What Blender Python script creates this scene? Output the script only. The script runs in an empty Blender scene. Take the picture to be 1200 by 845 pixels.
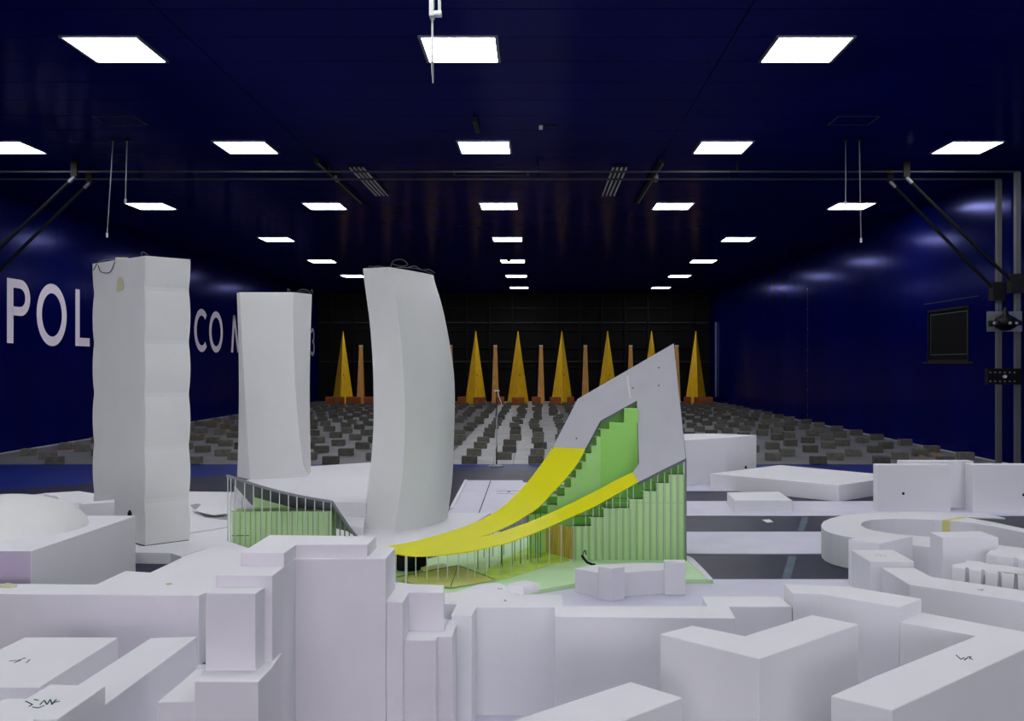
import bpy, bmesh, math, random
from mathutils import Vector, Matrix
random.seed(7)
scene = bpy.context.scene
COL = scene.collection

# ---------------------------------------------------------------- camera
EYE = 1.28           # camera height above the tunnel floor
F = 1110.0           # focal length in pixels of the 1200 px wide frame
VX, VY = 630.0, 428.0  # vanishing point of the tunnel
cam_data = bpy.data.cameras.new('camera')
cam = bpy.data.objects.new('camera', cam_data)
COL.objects.link(cam)
cam.location = (0, 0, EYE)
cam.rotation_euler = (math.pi / 2, 0, 0)
cam_data.sensor_width = 36.0
cam_data.lens = 36.0 * F / 1200.0
cam_data.shift_x = -(VX - 600.0) / 1200.0
cam_data.shift_y = (VY - 422.5) / 1200.0
cam_data.clip_end = 200
scene.camera = cam

# ---------------------------------------------------------------- world and exposure
FILL_LIGHT = 5.2   # unseen fill light added behind the viewer, entering through the open tunnel end
world = bpy.data.worlds.new('world')
scene.world = world
world.use_nodes = True
world.node_tree.nodes['Background'].inputs[0].default_value = (0.99, 0.975, 1.03, 1)
world.node_tree.nodes['Background'].inputs[1].default_value = FILL_LIGHT
scene.view_settings.view_transform = 'Standard'
scene.view_settings.look = 'None'
scene.view_settings.gamma = 1
scene.view_settings.use_curve_mapping = False
scene.view_settings.exposure = 0.05
LAMP_STRENGTH = 22.5
LAMP_COLOR = (0.96, 0.98, 1.0)

XL, XR = -7.76, 6.10      # tunnel side walls
ZC = 3.84                 # ceiling
Y0, Y1 = -16.0, 33.6      # tunnel ends

# ---------------------------------------------------------------- helpers
def at(px, py, z):
    """ground-plan point of a spot seen in the photograph that lies at height z"""
    d = (EYE - z) * F / (py - VY)
    return ((px - VX) * d / F, d)

def at3(px, py, d):
    return Vector(((px - VX) * d / F, d, EYE - (py - VY) * d / F))

def new_bm():
    return bmesh.new()

def prism(bm, pts, z0, z1):
    area = sum(pts[i][0] * pts[(i + 1) % len(pts)][1] - pts[(i + 1) % len(pts)][0] * pts[i][1] for i in range(len(pts)))
    if area < 0:
        pts = pts[::-1]
    lo = [bm.verts.new((p[0], p[1], z0)) for p in pts]
    hi = [bm.verts.new((p[0], p[1], z1)) for p in pts]
    bm.faces.new(hi)
    bm.faces.new(lo[::-1])
    n = len(pts)
    for i in range(n):
        bm.faces.new((lo[i], lo[(i + 1) % n], hi[(i + 1) % n], hi[i]))

def box(bm, x0, x1, y0, y1, z0, z1):
    prism(bm, [(x0, y0), (x1, y0), (x1, y1), (x0, y1)], z0, z1)

def rod(bm, p, q, r, n=8, r2=None):
    p = Vector(p); q = Vector(q)
    r2 = r if r2 is None else r2
    ax = (q - p).normalized()
    up = Vector((0, 0, 1)) if abs(ax.z) < 0.9 else Vector((1, 0, 0))
    u = ax.cross(up).normalized(); v = ax.cross(u)
    a = []; b = []
    for i in range(n):
        t = 2 * math.pi * i / n
        o = u * math.cos(t) + v * math.sin(t)
        a.append(bm.verts.new(p + o * r)); b.append(bm.verts.new(q + o * r2))
    for i in range(n):
        bm.faces.new((a[i], a[(i + 1) % n], b[(i + 1) % n], b[i]))
    bm.faces.new(a[::-1]); bm.faces.new(b)

def bar(bm, p, q, w, h):
    """rectangular bar between two points"""
    p = Vector(p); q = Vector(q)
    ax = (q - p).normalized()
    up = Vector((0, 0, 1)) if abs(ax.z) < 0.95 else Vector((0, 1, 0))
    u = ax.cross(up).normalized(); v = u.cross(ax)
    c = [(-w / 2, -h / 2), (w / 2, -h / 2), (w / 2, h / 2), (-w / 2, h / 2)]
    a = [bm.verts.new(p + u * s + v * t) for s, t in c]
    b = [bm.verts.new(q + u * s + v * t) for s, t in c]
    for i in range(4):
        bm.faces.new((a[i], a[(i + 1) % 4], b[(i + 1) % 4], b[i]))
    bm.faces.new(a[::-1]); bm.faces.new(b)

def tube(bm, pts, r, n=6):
    for i in range(len(pts) - 1):
        rod(bm, pts[i], pts[i + 1], r, n)

def lathe(bm, prof, cx, cy, n=32, sx=1, sy=1):
    rings = []
    for r, z in prof:
        if r < 1e-5:
            rings.append([bm.verts.new((cx, cy, z))])
        else:
            rings.append([bm.verts.new((cx + r * sx * math.cos(2 * math.pi * i / n), cy + r * sy * math.sin(2 * math.pi * i / n), z)) for i in range(n)])
    for a, b in zip(rings[:-1], rings[1:]):
        for i in range(n):
            j = (i + 1) % n
            if len(a) == 1 and len(b) == 1: continue
            if len(a) == 1: bm.faces.new((a[0], b[i], b[j]))
            elif len(b) == 1: bm.faces.new((a[i], a[j], b[0]))
            else: bm.faces.new((a[i], a[j], b[j], b[i]))

def obj(name, bm, mat, parent=None, smooth=False, fix=True, base=None):
    """one mesh object; a top-level one gets its origin at the middle of its base"""
    if fix:
        bmesh.ops.recalc_face_normals(bm, faces=bm.faces[:])
    me = bpy.data.meshes.new(name)
    vs = [v.co for v in bm.verts]
    if parent is None:
        if base is None:
            zs = min(v.z for v in vs)
            base = Vector(((min(v.x for v in vs) + max(v.x for v in vs)) / 2, (min(v.y for v in vs) + max(v.y for v in vs)) / 2, zs))
        off = Vector(base)
    else:
        off = Vector(parent.location)
        pp = parent.parent
        while pp:
            off += Vector(pp.location); pp = pp.parent
    bmesh.ops.translate(bm, verts=bm.verts[:], vec=-off)
    bm.to_mesh(me); bm.free()
    if smooth:
        for p in me.polygons: p.use_smooth = True
    me.materials.append(mat)
    o = bpy.data.objects.new(name, me)
    COL.objects.link(o)
    if parent is None: o.location = off
    else: o.parent = parent
    return o

def tag(o, label, cat, group=None):
    o['label'] = label; o['category'] = cat
    if group: o['group'] = group
    return o

def thing(name, loc, label, cat, group=None):
    o = bpy.data.objects.new(name, None)
    COL.objects.link(o)
    o.location = loc
    o.empty_display_size = 0.1
    return tag(o, label, cat, group)

def struct(name, bm, mat, **k):
    o = obj(name, bm, mat, **k)
    o['kind'] = 'structure'
    return o

def bevel(o, w=0.0015, seg=1):
    m = o.modifiers.new('bevel', 'BEVEL')
    m.width = w; m.segments = seg; m.limit_method = 'ANGLE'; m.angle_limit = math.radians(40)
    m.use_clamp_overlap = True
    return o

def copy_tree(o, parent=None):
    c = o.copy(); COL.objects.link(c)
    if parent: c.parent = parent
    for ch in list(o.children): copy_tree(ch, c)
    return c

# ---------------------------------------------------------------- materials
def mat(name, color, rough=0.6, spec=0.5, metal=0.0, noise=0.0, nscale=8.0, bump=0.0, bscale=60.0, stretch=(1, 1, 1), coat=0.0, color2=None):
    m = bpy.data.materials.new(name); m.use_nodes = True
    nt = m.node_tree; b = nt.nodes['Principled BSDF']
    b.inputs['Base Color'].default_value = (*color, 1)
    b.inputs['Roughness'].default_value = rough
    b.inputs['Specular IOR Level'].default_value = spec
    b.inputs['Metallic'].default_value = metal
    b.inputs['Coat Weight'].default_value = coat
    if noise or bump:
        geo = nt.nodes.new('ShaderNodeNewGeometry')
        mp = nt.nodes.new('ShaderNodeMapping'); mp.inputs['Scale'].default_value = stretch
        nt.links.new(geo.outputs['Position'], mp.inputs['Vector'])
    if noise:
        n = nt.nodes.new('ShaderNodeTexNoise'); n.inputs['Scale'].default_value = nscale; n.inputs['Detail'].default_value = 5
        nt.links.new(mp.outputs[0], n.inputs['Vector'])
        r = nt.nodes.new('ShaderNodeValToRGB')
        c2 = color2 or tuple(c * (1 - noise) for c in color)
        r.color_ramp.elements[0].position = 0.35; r.color_ramp.elements[0].color = (*c2, 1)
        r.color_ramp.elements[1].position = 0.65; r.color_ramp.elements[1].color = (*color, 1)
        nt.links.new(n.outputs['Fac'], r.inputs[0]); nt.links.new(r.outputs[0], b.inputs['Base Color'])
    if bump:
        n2 = nt.nodes.new('ShaderNodeTexNoise'); n2.inputs['Scale'].default_value = bscale; n2.inputs['Detail'].default_value = 4
        nt.links.new(mp.outputs[0], n2.inputs['Vector'])
        bp = nt.nodes.new('ShaderNodeBump'); bp.inputs['Strength'].default_value = bump; bp.inputs['Distance'].default_value = 0.003
        nt.links.new(n2.outputs['Fac'], bp.inputs['Height']); nt.links.new(bp.outputs[0], b.inputs['Normal'])
    return m

def object_tint(m, amount):
    """small shade difference between copies of one thing"""
    nt = m.node_tree; b = nt.nodes['Principled BSDF']
    info = nt.nodes.new('ShaderNodeObjectInfo')
    mr = nt.nodes.new('ShaderNodeMapRange'); mr.inputs['To Min'].default_value = 1 - amount; mr.inputs['To Max'].default_value = 1 + amount
    nt.links.new(info.outputs['Random'], mr.inputs['Value'])
    hsv = nt.nodes.new('ShaderNodeHueSaturation')
    src = b.inputs['Base Color'].links[0].from_socket if b.inputs['Base Color'].links else None
    if src: nt.links.new(src, hsv.inputs['Color'])
    else: hsv.inputs['Color'].default_value = b.inputs['Base Color'].default_value
    nt.links.new(mr.outputs[0], hsv.inputs['Value']); nt.links.new(hsv.outputs[0], b.inputs['Base Color'])

def emis(name, color, strength):
    m = bpy.data.materials.new(name); m.use_nodes = True
    b = m.node_tree.nodes['Principled BSDF']
    b.inputs['Base Color'].default_value = (0.8, 0.8, 0.8, 1)
    b.inputs['Emission Color'].default_value = (*color, 1)
    b.inputs['Emission Strength'].default_value = strength
    return m

M = {}
M['foam'] = mat('white foam', (0.83, 0.82, 0.86), 0.75, 0.25, noise=0.03, nscale=2.0, bump=0.05, bscale=260, stretch=(1, 1, 1.5))
M['foam_warm'] = mat('slightly yellowed foam', (0.80, 0.80, 0.79), 0.75, 0.25, noise=0.03, nscale=3.0, bump=0.05, bscale=220)
M['foam_violet_shade'] = mat('white foam in violet shade', (0.50, 0.42, 0.56), 0.75, 0.25, noise=0.06, nscale=5.0, bump=0.05, bscale=200)  # violet light on the domed block's front, put into the colour
M['foam_pink_shade'] = mat('white foam in pinkish shade', (0.77, 0.73, 0.79), 0.75, 0.25, noise=0.05, nscale=5.0, bump=0.05, bscale=200)
M['blue_wall'] = mat('blue painted wall', (0.0004, 0.0030, 0.085), 0.24, 0.22, noise=0.25, nscale=0.8, bump=0.25, bscale=3, stretch=(1, 1, 0.3))
M['blue_ceiling'] = mat('blue painted ceiling', (0.0035, 0.0060, 0.085), 0.2, 0.13, noise=0.2, nscale=0.7, bump=0.12, bscale=4)
def painted(name, color, gloss, rough, k, nscale=0.8):
    m = mat(name, color, 0.9, 0.0, noise=0.25, nscale=nscale, bump=0.2, bscale=3, stretch=(1, 1, .3))
    nt = m.node_tree; b = nt.nodes['Principled BSDF']
    g = nt.nodes.new('ShaderNodeBsdfGlossy'); g.inputs['Color'].default_value = (*gloss, 1); g.inputs['Roughness'].default_value = rough
    nt.links.new(b.inputs['Normal'].links[0].from_socket, g.inputs['Normal'])
    f = nt.nodes.new('ShaderNodeFresnel'); f.inputs[0].default_value = 1.45
    mu = nt.nodes.new('ShaderNodeMath'); mu.operation = 'MULTIPLY'; mu.inputs[1].default_value = k
    nt.links.new(f.outputs[0], mu.inputs[0])
    x = nt.nodes.new('ShaderNodeMixShader'); nt.links.new(mu.outputs[0], x.inputs[0])
    nt.links.new(b.outputs[0], x.inputs[1]); nt.links.new(g.outputs[0], x.inputs[2])
    nt.links.new(x.outputs[0], nt.nodes['Material Output'].inputs[0])
    return m
M['blue_wall'] = painted('blue painted wall', (0.0003, 0.0022, 0.085), (0.38, 0.40, 1.0), 0.17, 0.45)
M['blue_ceiling'] = painted('blue painted ceiling', (0.0030, 0.0065, 0.110), (0.42, 0.38, 0.80), 0.16, 0.40, 0.7)
M['joint'] = mat('black panel joint', (0.002, 0.002, 0.004), 0.8, 0.1)
M['floor_grey'] = mat('grey floor board', (0.17, 0.167, 0.188), 0.5, 0.3, noise=0.25, nscale=1.5, bump=0.1)
M['floor_light'] = mat('paler floor board', (0.46, 0.46, 0.47), 0.5, 0.3, noise=0.25, nscale=2.5, bump=0.1)
M['floor_blue'] = mat('blue painted floor', (0.006, 0.020, 0.20), 0.4, 0.15, noise=0.35, nscale=1.6)
M['turntable'] = mat('navy turntable plate', (0.018, 0.020, 0.056), 0.42, 0.22, noise=0.45, nscale=2.2, bump=0.15, bscale=25)
M['plate'] = mat('lavender laminate plate', (0.72, 0.70, 0.84), 0.5, 0.35, noise=0.07, nscale=4)
M['concrete'] = mat('concrete block', (0.135, 0.13, 0.112), 0.85, 0.2, noise=0.3, nscale=18, bump=0.5, bscale=50)
object_tint(M['concrete'], 0.28)
M['concrete_brown'] = mat('brown stained block', (0.16, 0.12, 0.09), 0.85, 0.2, noise=0.3, nscale=18, bump=0.5, bscale=50)
M['gold'] = mat('golden plywood', (1.0, 0.60, 0.020), 0.5, 0.35, noise=0.18, nscale=3, stretch=(6, 6, 1))
M['post_wood'] = mat('pale orange wood', (0.95, 0.46, 0.11), 0.5, 0.35, noise=0.35, nscale=4, stretch=(12, 12, 1))
M['brick_wood'] = mat('red brown ballast', (0.42, 0.10, 0.025), 0.6, 0.3, noise=0.35, nscale=8)
M['black'] = mat('black backdrop', (0.004, 0.004, 0.005), 0.7, 0.2, noise=0.5, nscale=1.2)
M['dark_steel'] = mat('dark steel', (0.004, 0.004, 0.005), 0.5, 0.15)
M['steel'] = mat('grey steel', (0.30, 0.31, 0.33), 0.35, 0.5, metal=0.7)
M['grey_paint'] = mat('grey painted rail', (0.030, 0.032, 0.035), 0.5, 0.2)
M['rail_grey'] = mat('grey galvanised rail', (0.10, 0.105, 0.11), 0.45, 0.3)
M['white_paint'] = mat('white painted metal', (0.7, 0.7, 0.7), 0.4, 0.4)
M['letter'] = mat('lavender white vinyl', (0.93, 0.84, 0.97), 0.5, 0.3)
M['roof_grey'] = mat('light grey sheet', (0.52, 0.52, 0.56), 0.45, 0.4, noise=0.05, nscale=6)
M['edge_grey'] = mat('dark grey edge sheet', (0.12, 0.12, 0.15), 0.5, 0.4)
M['green'] = mat('pale green plastic', (0.58, 0.82, 0.40), 0.5, 0.4, noise=0.06, nscale=5)
M['green_bounce'] = mat('green plastic with bounce light', (0.36, 0.76, 0.17), 0.5, 0.4, noise=0.08, nscale=5)  # darker bounce light of the court is put into this green
M['green_back'] = mat('light green plastic', (0.47, 0.82, 0.29), 0.5, 0.4, noise=0.06, nscale=5)
M['green_shade'] = mat('shaded green plastic', (0.14, 0.45, 0.045), 0.5, 0.4, noise=0.08, nscale=5)  # shade of the recesses under the roof, put into a darker green
M['green_deep'] = mat('deep green plastic', (0.06, 0.22, 0.02), 0.5, 0.4)
M['green_fin'] = mat('green grey fin', (0.38, 0.58, 0.27), 0.5, 0.4)
M['green_pale'] = mat('very pale green plate', (0.60, 0.86, 0.50), 0.5, 0.35, noise=0.08, nscale=4)
M['wood_tan'] = mat('tan wood sheet', (0.80, 0.58, 0.15), 0.5, 0.3, noise=0.35, nscale=6, stretch=(10, 10, 1))
M['olive_light'] = mat('olive plate', (0.58, 0.62, 0.20), 0.6, 0.3, noise=0.1, nscale=5)  # plaza plate colour includes the yellow light under the canopy
M['yellow_light'] = mat('lime plate', (0.62, 0.86, 0.13), 0.6, 0.3, noise=0.25, nscale=7)
M['post_pale'] = mat('pale post', (0.62, 0.68, 0.60), 0.4, 0.4)
M['post_green'] = mat('dark green post', (0.10, 0.25, 0.06), 0.4, 0.4)
M['black_cloth'] = mat('black rubber', (0.008, 0.008, 0.010), 0.7, 0.2)
M['tape'] = mat('yellow tape', (0.74, 0.68, 0.26), 0.5, 0.3)
M['ink'] = mat('dark pen ink', (0.03, 0.035, 0.04), 0.6, 0.2)
M['ink_green'] = mat('green pen ink', (0.015, 0.09, 0.05), 0.6, 0.2)
M['stain'] = mat('pale yellow stain', (0.62, 0.62, 0.38), 0.7, 0.2)
M['cable'] = mat('grey cable', (0.07, 0.07, 0.065), 0.5, 0.3)
M['cable_white'] = mat('white cable', (0.6, 0.6, 0.58), 0.5, 0.3)
M['glass_dark'] = mat('dark window glass', (0.006, 0.040, 0.052), 0.03, 0.5)
M['bar_teal'] = mat('dull teal bar', (0.04, 0.08, 0.06), 0.5)
M['lamp'] = emis('lamp diffuser', LAMP_COLOR, LAMP_STRENGTH)
M['pink'] = mat('red dust stain', (0.40, 0.20, 0.18), 0.7, 0.2)
# yellow sheet: lets part of the light through
m = bpy.data.materials.new('yellow translucent sheet'); m.use_nodes = True
nt = m.node_tree; b = nt.nodes['Principled BSDF']
b.inputs['Base Color'].default_value = (0.96, 0.92, 0.008, 1); b.inputs['Roughness'].default_value = 0.45
b.inputs['Specular IOR Level'].default_value = 0.25
tr = nt.nodes.new('ShaderNodeBsdfTranslucent'); tr.inputs[0].default_value = (0.95, 0.95, 0.03, 1)
mx = nt.nodes.new('ShaderNodeMixShader'); mx.inputs[0].default_value = 0.22
nt.links.new(b.outputs[0], mx.inputs[1]); nt.links.new(tr.outputs[0], mx.inputs[2])
nt.links.new(mx.outputs[0], nt.nodes['Material Output'].inputs[0])
M['yellow'] = m

# ================================================================ structure
# floor: grey base, blue band, long boards of the upstream part
bm = new_bm(); box(bm, XL - .3, XR + .3, Y0 - .3, Y1 + .3, -0.30, -0.012)
floor = struct('floor', bm, M['joint'])
bm = new_bm(); box(bm, XL, XR, Y0, 12.25, -0.012, -0.004)
o = obj('blue_floor_paint', bm, M['floor_blue'], floor)
# narrow upstream boards running with the wind
bx = XL
while bx < XR - .01:
    w = min(0.93, XR - bx)
    y = 12.25; k = 0
    while y < Y1 - .01:
        L = min(3.6 if k else random.choice([1.8, 3.6]), Y1 - y)
        bm = new_bm(); box(bm, bx + .003, bx + w - .003, y + .003, y + L - .003, -0.012, 0.0)
        mid = bx + w / 2
        obj('floor_board', bm, M['floor_light'] if -1.0 < mid < 0.3 else M['floor_grey'], floor)  # boards along the middle are paler
        y += L; k += 1
    bx += w

# ceiling of wide painted panels
bm = new_bm(); box(bm, XL - .3, XR + .3, Y0 - .3, Y1 + .3, ZC + .012, ZC + .30)
ceiling = struct('ceiling', bm, M['joint'])
xs = [XL, -2.73, 1.52, XR]
for c in range(3):
    y = 6.81 - 0.583 * 40
    while y < Y1 - .02:
        ya = max(y, Y0); yb = min(y + 0.583, Y1)
        if yb - ya > .05:
            bm = new_bm(); box(bm, xs[c] + .005, xs[c + 1] - .005, ya + .005, yb - .005, ZC, ZC + .012)
            t = random.uniform(-.0006, .0006)
            for v in bm.verts: v.co.z += t
            obj('ceiling_panel', bm, M['blue_ceiling'], ceiling)
        y += 0.583

def side_wall(name, x, s):
    bm = new_bm(); box(bm, min(x + s * .012, x + s * .3), max(x + s * .012, x + s * .3), Y0 - .3, Y1 + .3, 0, ZC)
    w = struct(name, bm, M['joint'])
    y = Y0
    edges = [Y0]
    yy = 21.4
    while yy - 1.22 > Y0: yy -= 1.22
    while yy < Y1:
        edges.append(yy); yy += 1.22
    edges.append(Y1)
    for a, b_ in zip(edges[:-1], edges[1:]):
        bm = new_bm()
        tilt = random.uniform(-.0015, .0015)
        if name == 'wall_right' and a < 14.8 and b_ > 13.4:
            # panel around the control-room window
            ya, yb = max(a, 13.4), min(b_, 14.8)
            for (p, q, r, t) in ((a, b_, 0, 1.33), (a, b_, 2.13, ZC), (a, ya, 1.33, 2.13), (yb, b_, 1.33, 2.13)):
                if q - p > .01: box(bm, min(x, x + s * .012), max(x, x + s * .012), p, q, r, t)
        else:
            box(bm, min(x, x + s * .012), max(x, x + s * .012), a + .0006, b_ - .0006, 0.0, ZC)
            for v in bm.verts:
                if v.co.y > (a + b_) / 2: v.co.x += tilt
        obj('wall_panel', bm, M['blue_wall'], w)
    return w
wall_left = side_wall('wall_left', XL, -1)
wall_right = side_wall('wall_right', XR, 1)
bm = new_bm(); box(bm, XL - .3, XR + .3, Y1, Y1 + .3, 0, ZC)
wall_back = struct('wall_back', bm, M['black'])
# steel frame carrying the inlet screen
for z, h, mt in ((2.79, .05, 'grey_paint'), (2.52, .03, 'dark_steel'), (1.90, .03, 'dark_steel'), (1.41, .05, 'grey_paint'), (1.22, .03, 'dark_steel'), (3.30, .05, 'dark_steel')):
    bm = new_bm(); box(bm, XL + .05, XR - .05, Y1 - .10, Y1 - .03, z - h / 2, z + h / 2)
    obj('frame_rail', bm, M[mt], wall_back)
for i in range(17):
    x = -7.3 + i * .8
    bm = new_bm(); box(bm, x - .025, x + .025, Y1 - .16, Y1 - .10, 0.0, ZC - .01)
    obj('frame_post', bm, M['dark_steel'], wall_back)
bm = new_bm(); box(bm, XR - .06, XR - .02, Y1 - 1.4, Y1 - 1.35, 0.2, 2.75)
obj('edge_post', bm, M['steel'], wall_right)
# screw heads along the joint of the right wall
bm = new_bm()
for z in (0.15, .35, .72, 1.16, 1.62, 2.1, 2.55, 3.0):
    rod(bm, (XR - .006, 21.4, z), (XR, 21.4, z), .012, 6)
obj('screw_row', bm, M['steel'], wall_right)
bm = new_bm(); box(bm, XR - .004, XR, 21.393, 21.407, 0, 3.0); obj('joint_strip', bm, M['grey_paint'], wall_right)
for nm, x, s, w_ in (('baseboard_left', XL, 1, wall_left), ('baseboard_right', XR, -1, wall_right)):
    bm = new_bm(); box(bm, min(x, x + s * .05), max(x, x + s * .05), 12.26, Y1 - .2, 0.0005, .012)
    struct(nm, bm, M['floor_light'])

# window in the right wall
bm = new_bm()
for p, q, r, t in ((13.4, 14.8, 1.33, 1.36), (13.4, 14.8, 2.10, 2.13), (13.4, 13.43, 1.36, 2.10), (14.77, 14.8, 1.36, 2.10)):
    box(bm, XR - .008, XR + .04, p, q, r, t)
win = struct('window_1', bm, M['dark_steel'])
bm = new_bm(); box(bm, XR + .015, XR + .022, 13.43, 14.77, 1.36, 2.10)
obj('window_pane', bm, M['glass_dark'], win)
for p, q, r, t in ((13.47, 14.73, 1.435, 1.445), (13.47, 14.73, 2.05, 2.06), (13.47, 13.48, 1.445, 2.05), (14.72, 14.73, 1.445, 2.05)):
    bm = new_bm(); box(bm, XR + .010, XR + .015, p, q, r, t); obj('glazing_bar', bm, M['bar_teal'], win)
bm = new_bm(); box(bm, XR - .02, XR, 13.25, 14.95, 1.31, 1.325); obj('window_ledge', bm, M['grey_paint'], win)
bm = new_bm(); box(bm, XR - .004, XR, 13.1, 14.95, 2.235, 2.243); obj('window_trim', bm, M['grey_paint'], win)

# turntable disc of the model
bm = new_bm(); lathe(bm, [(0, -.006), (6.5, -.006), (6.5, 0.0), (0, 0.0)], -.8, 5.16, 160)
turn = obj('turntable', bm, M['turntable']); tag(turn, 'large round navy turntable disc under all the white model buildings', 'turntable')
bm = new_bm()
for r0, r1 in ((6.50, 6.53),):
    n = 160
    a = []; 
    for i in range(n):
        t = 2 * math.pi * i / n
        a.append([bm.verts.new((-.8 + r * math.cos(t), 5.16 + r * math.sin(t), -.0035)) for r in (r0, r1)])
    for i in range(n):
        bm.faces.new((a[i][0], a[(i + 1) % n][0], a[(i + 1) % n][1], a[i][1]))
obj('rim', bm, M['joint'], turn)

# lavender plates laid in strips across the turntable
plate_specs = [
    (-.3, 5.5, 9.62, 10.3, 'lavender floor plate strip farthest from the camera, under the wide low slab'),
    (1.0, 5.2, 8.03, 8.88, 'lavender floor plate strip carrying the small square slab'),
    (-1.0, 5.6, 6.41, 7.25, 'lavender floor plate strip between two navy bands, left of the ring building'),
    (-1.6, 4.6, 4.75, 5.64, 'lavender floor plate strip under the small curved white block in front of the green building'),
    (-1.95, 3.4, 3.05, 4.035, 'lavender floor plate strip at the bottom of the photo behind the long white block'),
]
for x0, x1, y0, y1, lab in plate_specs:
    bm = new_bm(); box(bm, x0, x1, y0, y1, 0.0, 0.006)
    tag(bevel(obj('floor_plate', bm, M['plate']), .001), lab, 'floor plate', 'lavender floor plates')
bm = new_bm()
prism(bm, [at(546, 563, .01), at(612, 563, .01), at(640, 603, .01), at(524, 603, .01)], 0.0, 0.012)
pl = obj('floor_plate', bm, M['plate']); tag(bevel(pl, .001), 'lavender floor plate with a black seam beside the curved tower', 'floor plate', 'lavender floor plates')
bm = new_bm()
p = at(575, 563.5, .0125); q = at(561, 602, .0125); bar(bm, (*p, .0125), (*q, .0125), .008, .002); obj('seam', bm, M['joint'], pl)
p = at(546, 563, .02); q = at(529, 596, .02); bm = new_bm(); bar(bm, (*p, .02), (*q, .02), .03, .018); obj('edge_strip', bm, M['foam'], pl)
bm = new_bm()
for a_, b_ in (((582, 575.5), (612, 575.5)), ((582, 578), (606, 579)),):
    bar(bm, (*at(*a_, .0125), .0125), (*at(*b_, .0125), .0125), .006, .002)
rod(bm, (*at(596.5, 576.5, .012), .012), (*at(596.5, 576.5, .012), .016), .016, 10)
obj('marking', bm, M['ink'], pl)
# taped stripe on the dark floor, small white card
for a_, b_, nm in (((944, 606), (939, 623)), ((929, 652), (921, 679)),) and [((944, 606.5), (938, 622.5), ''), ((929, 652), (921, 679), '')]:
    bm = new_bm(); bar(bm, (*at(*a_, .001), .001), (*at(*b_, .001), .001), .05, .0015)
    obj('faded_tape', bm, mat('blue grey tape', (0.08, 0.13, 0.20), .6, noise=.3), turn)
bm = new_bm(); prism(bm, [at(893, 609, .003), at(902, 608.6, .003), at(906, 611.5, .003), at(899, 612, .003)], 0.0, .003)
tag(obj('card', bm, M['foam']), 'small white card lying on the navy floor band left of the ring building', 'card')

# ================================================================ ceiling lamps
def make_lamp():
    root = thing('ceiling_lamp', (0, 0, ZC), '', 'ceiling lamp', 'square ceiling lamps')
    s = .31
    bm = new_bm()
    for x0, x1, y0, y1 in ((-s, s, -s, -s + .012), (-s, s, s - .012, s), (-s, -s + .025, -s + .012, s - .012), (s - .025, s, -s + .012, s - .012)):
        box(bm, x0, x1, y0, y1, ZC - .016, ZC + .008)
    fr = obj('frame', bm, M['steel'], root)
    bm = new_bm(); box(bm, -s + .025, s - .025, -s + .012, s - .012, ZC - .010, ZC - .004)
    obj('diffuser', bm, M['lamp'], root)
    return root
proto = make_lamp()
near_x = (-6.2, -3.41, -.62, 2.165, 5.03); far_x = (-5.29, -.61, 4.06)
rows = [(-15.0, near_x), (-11.3, near_x), (-7.6, near_x), (-3.9, near_x), (0.0, near_x), (3.7, near_x), (7.66, near_x), (11.1, near_x), (15.2, near_x), (19.2, far_x), (23.25, far_x), (27.1, far_x), (31.2, far_x)]
colname5 = ['leftmost', 'second from the left', 'middle', 'second from the right', 'rightmost']
colname3 = ['left', 'middle', 'right']
rowname = {-15.0: 'fourth row behind the viewer', -11.3: 'third row behind the viewer', -7.6: 'second row behind the viewer', -3.9: 'first row behind the viewer', 0.0: 'row straight above the viewer', 3.7: 'row just above the frame',
           7.66: 'nearest visible row', 11.1: 'second nearest row', 15.2: 'third nearest row', 19.2: 'fourth row away', 23.25: 'fifth row away', 27.1: 'sixth row away', 31.2: 'farthest row, over the golden spires'}
first = True
for y, cols in rows:
    for i, x in enumerate(cols):
        o = proto if first else copy_tree(proto)
        first = False
        o.location = (x, y, ZC)
        nm = (colname5 if len(cols) == 5 else colname3)[i]
        o['label'] = 'lit square ceiling lamp, %s of the %s' % (nm, rowname[y])

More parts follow.
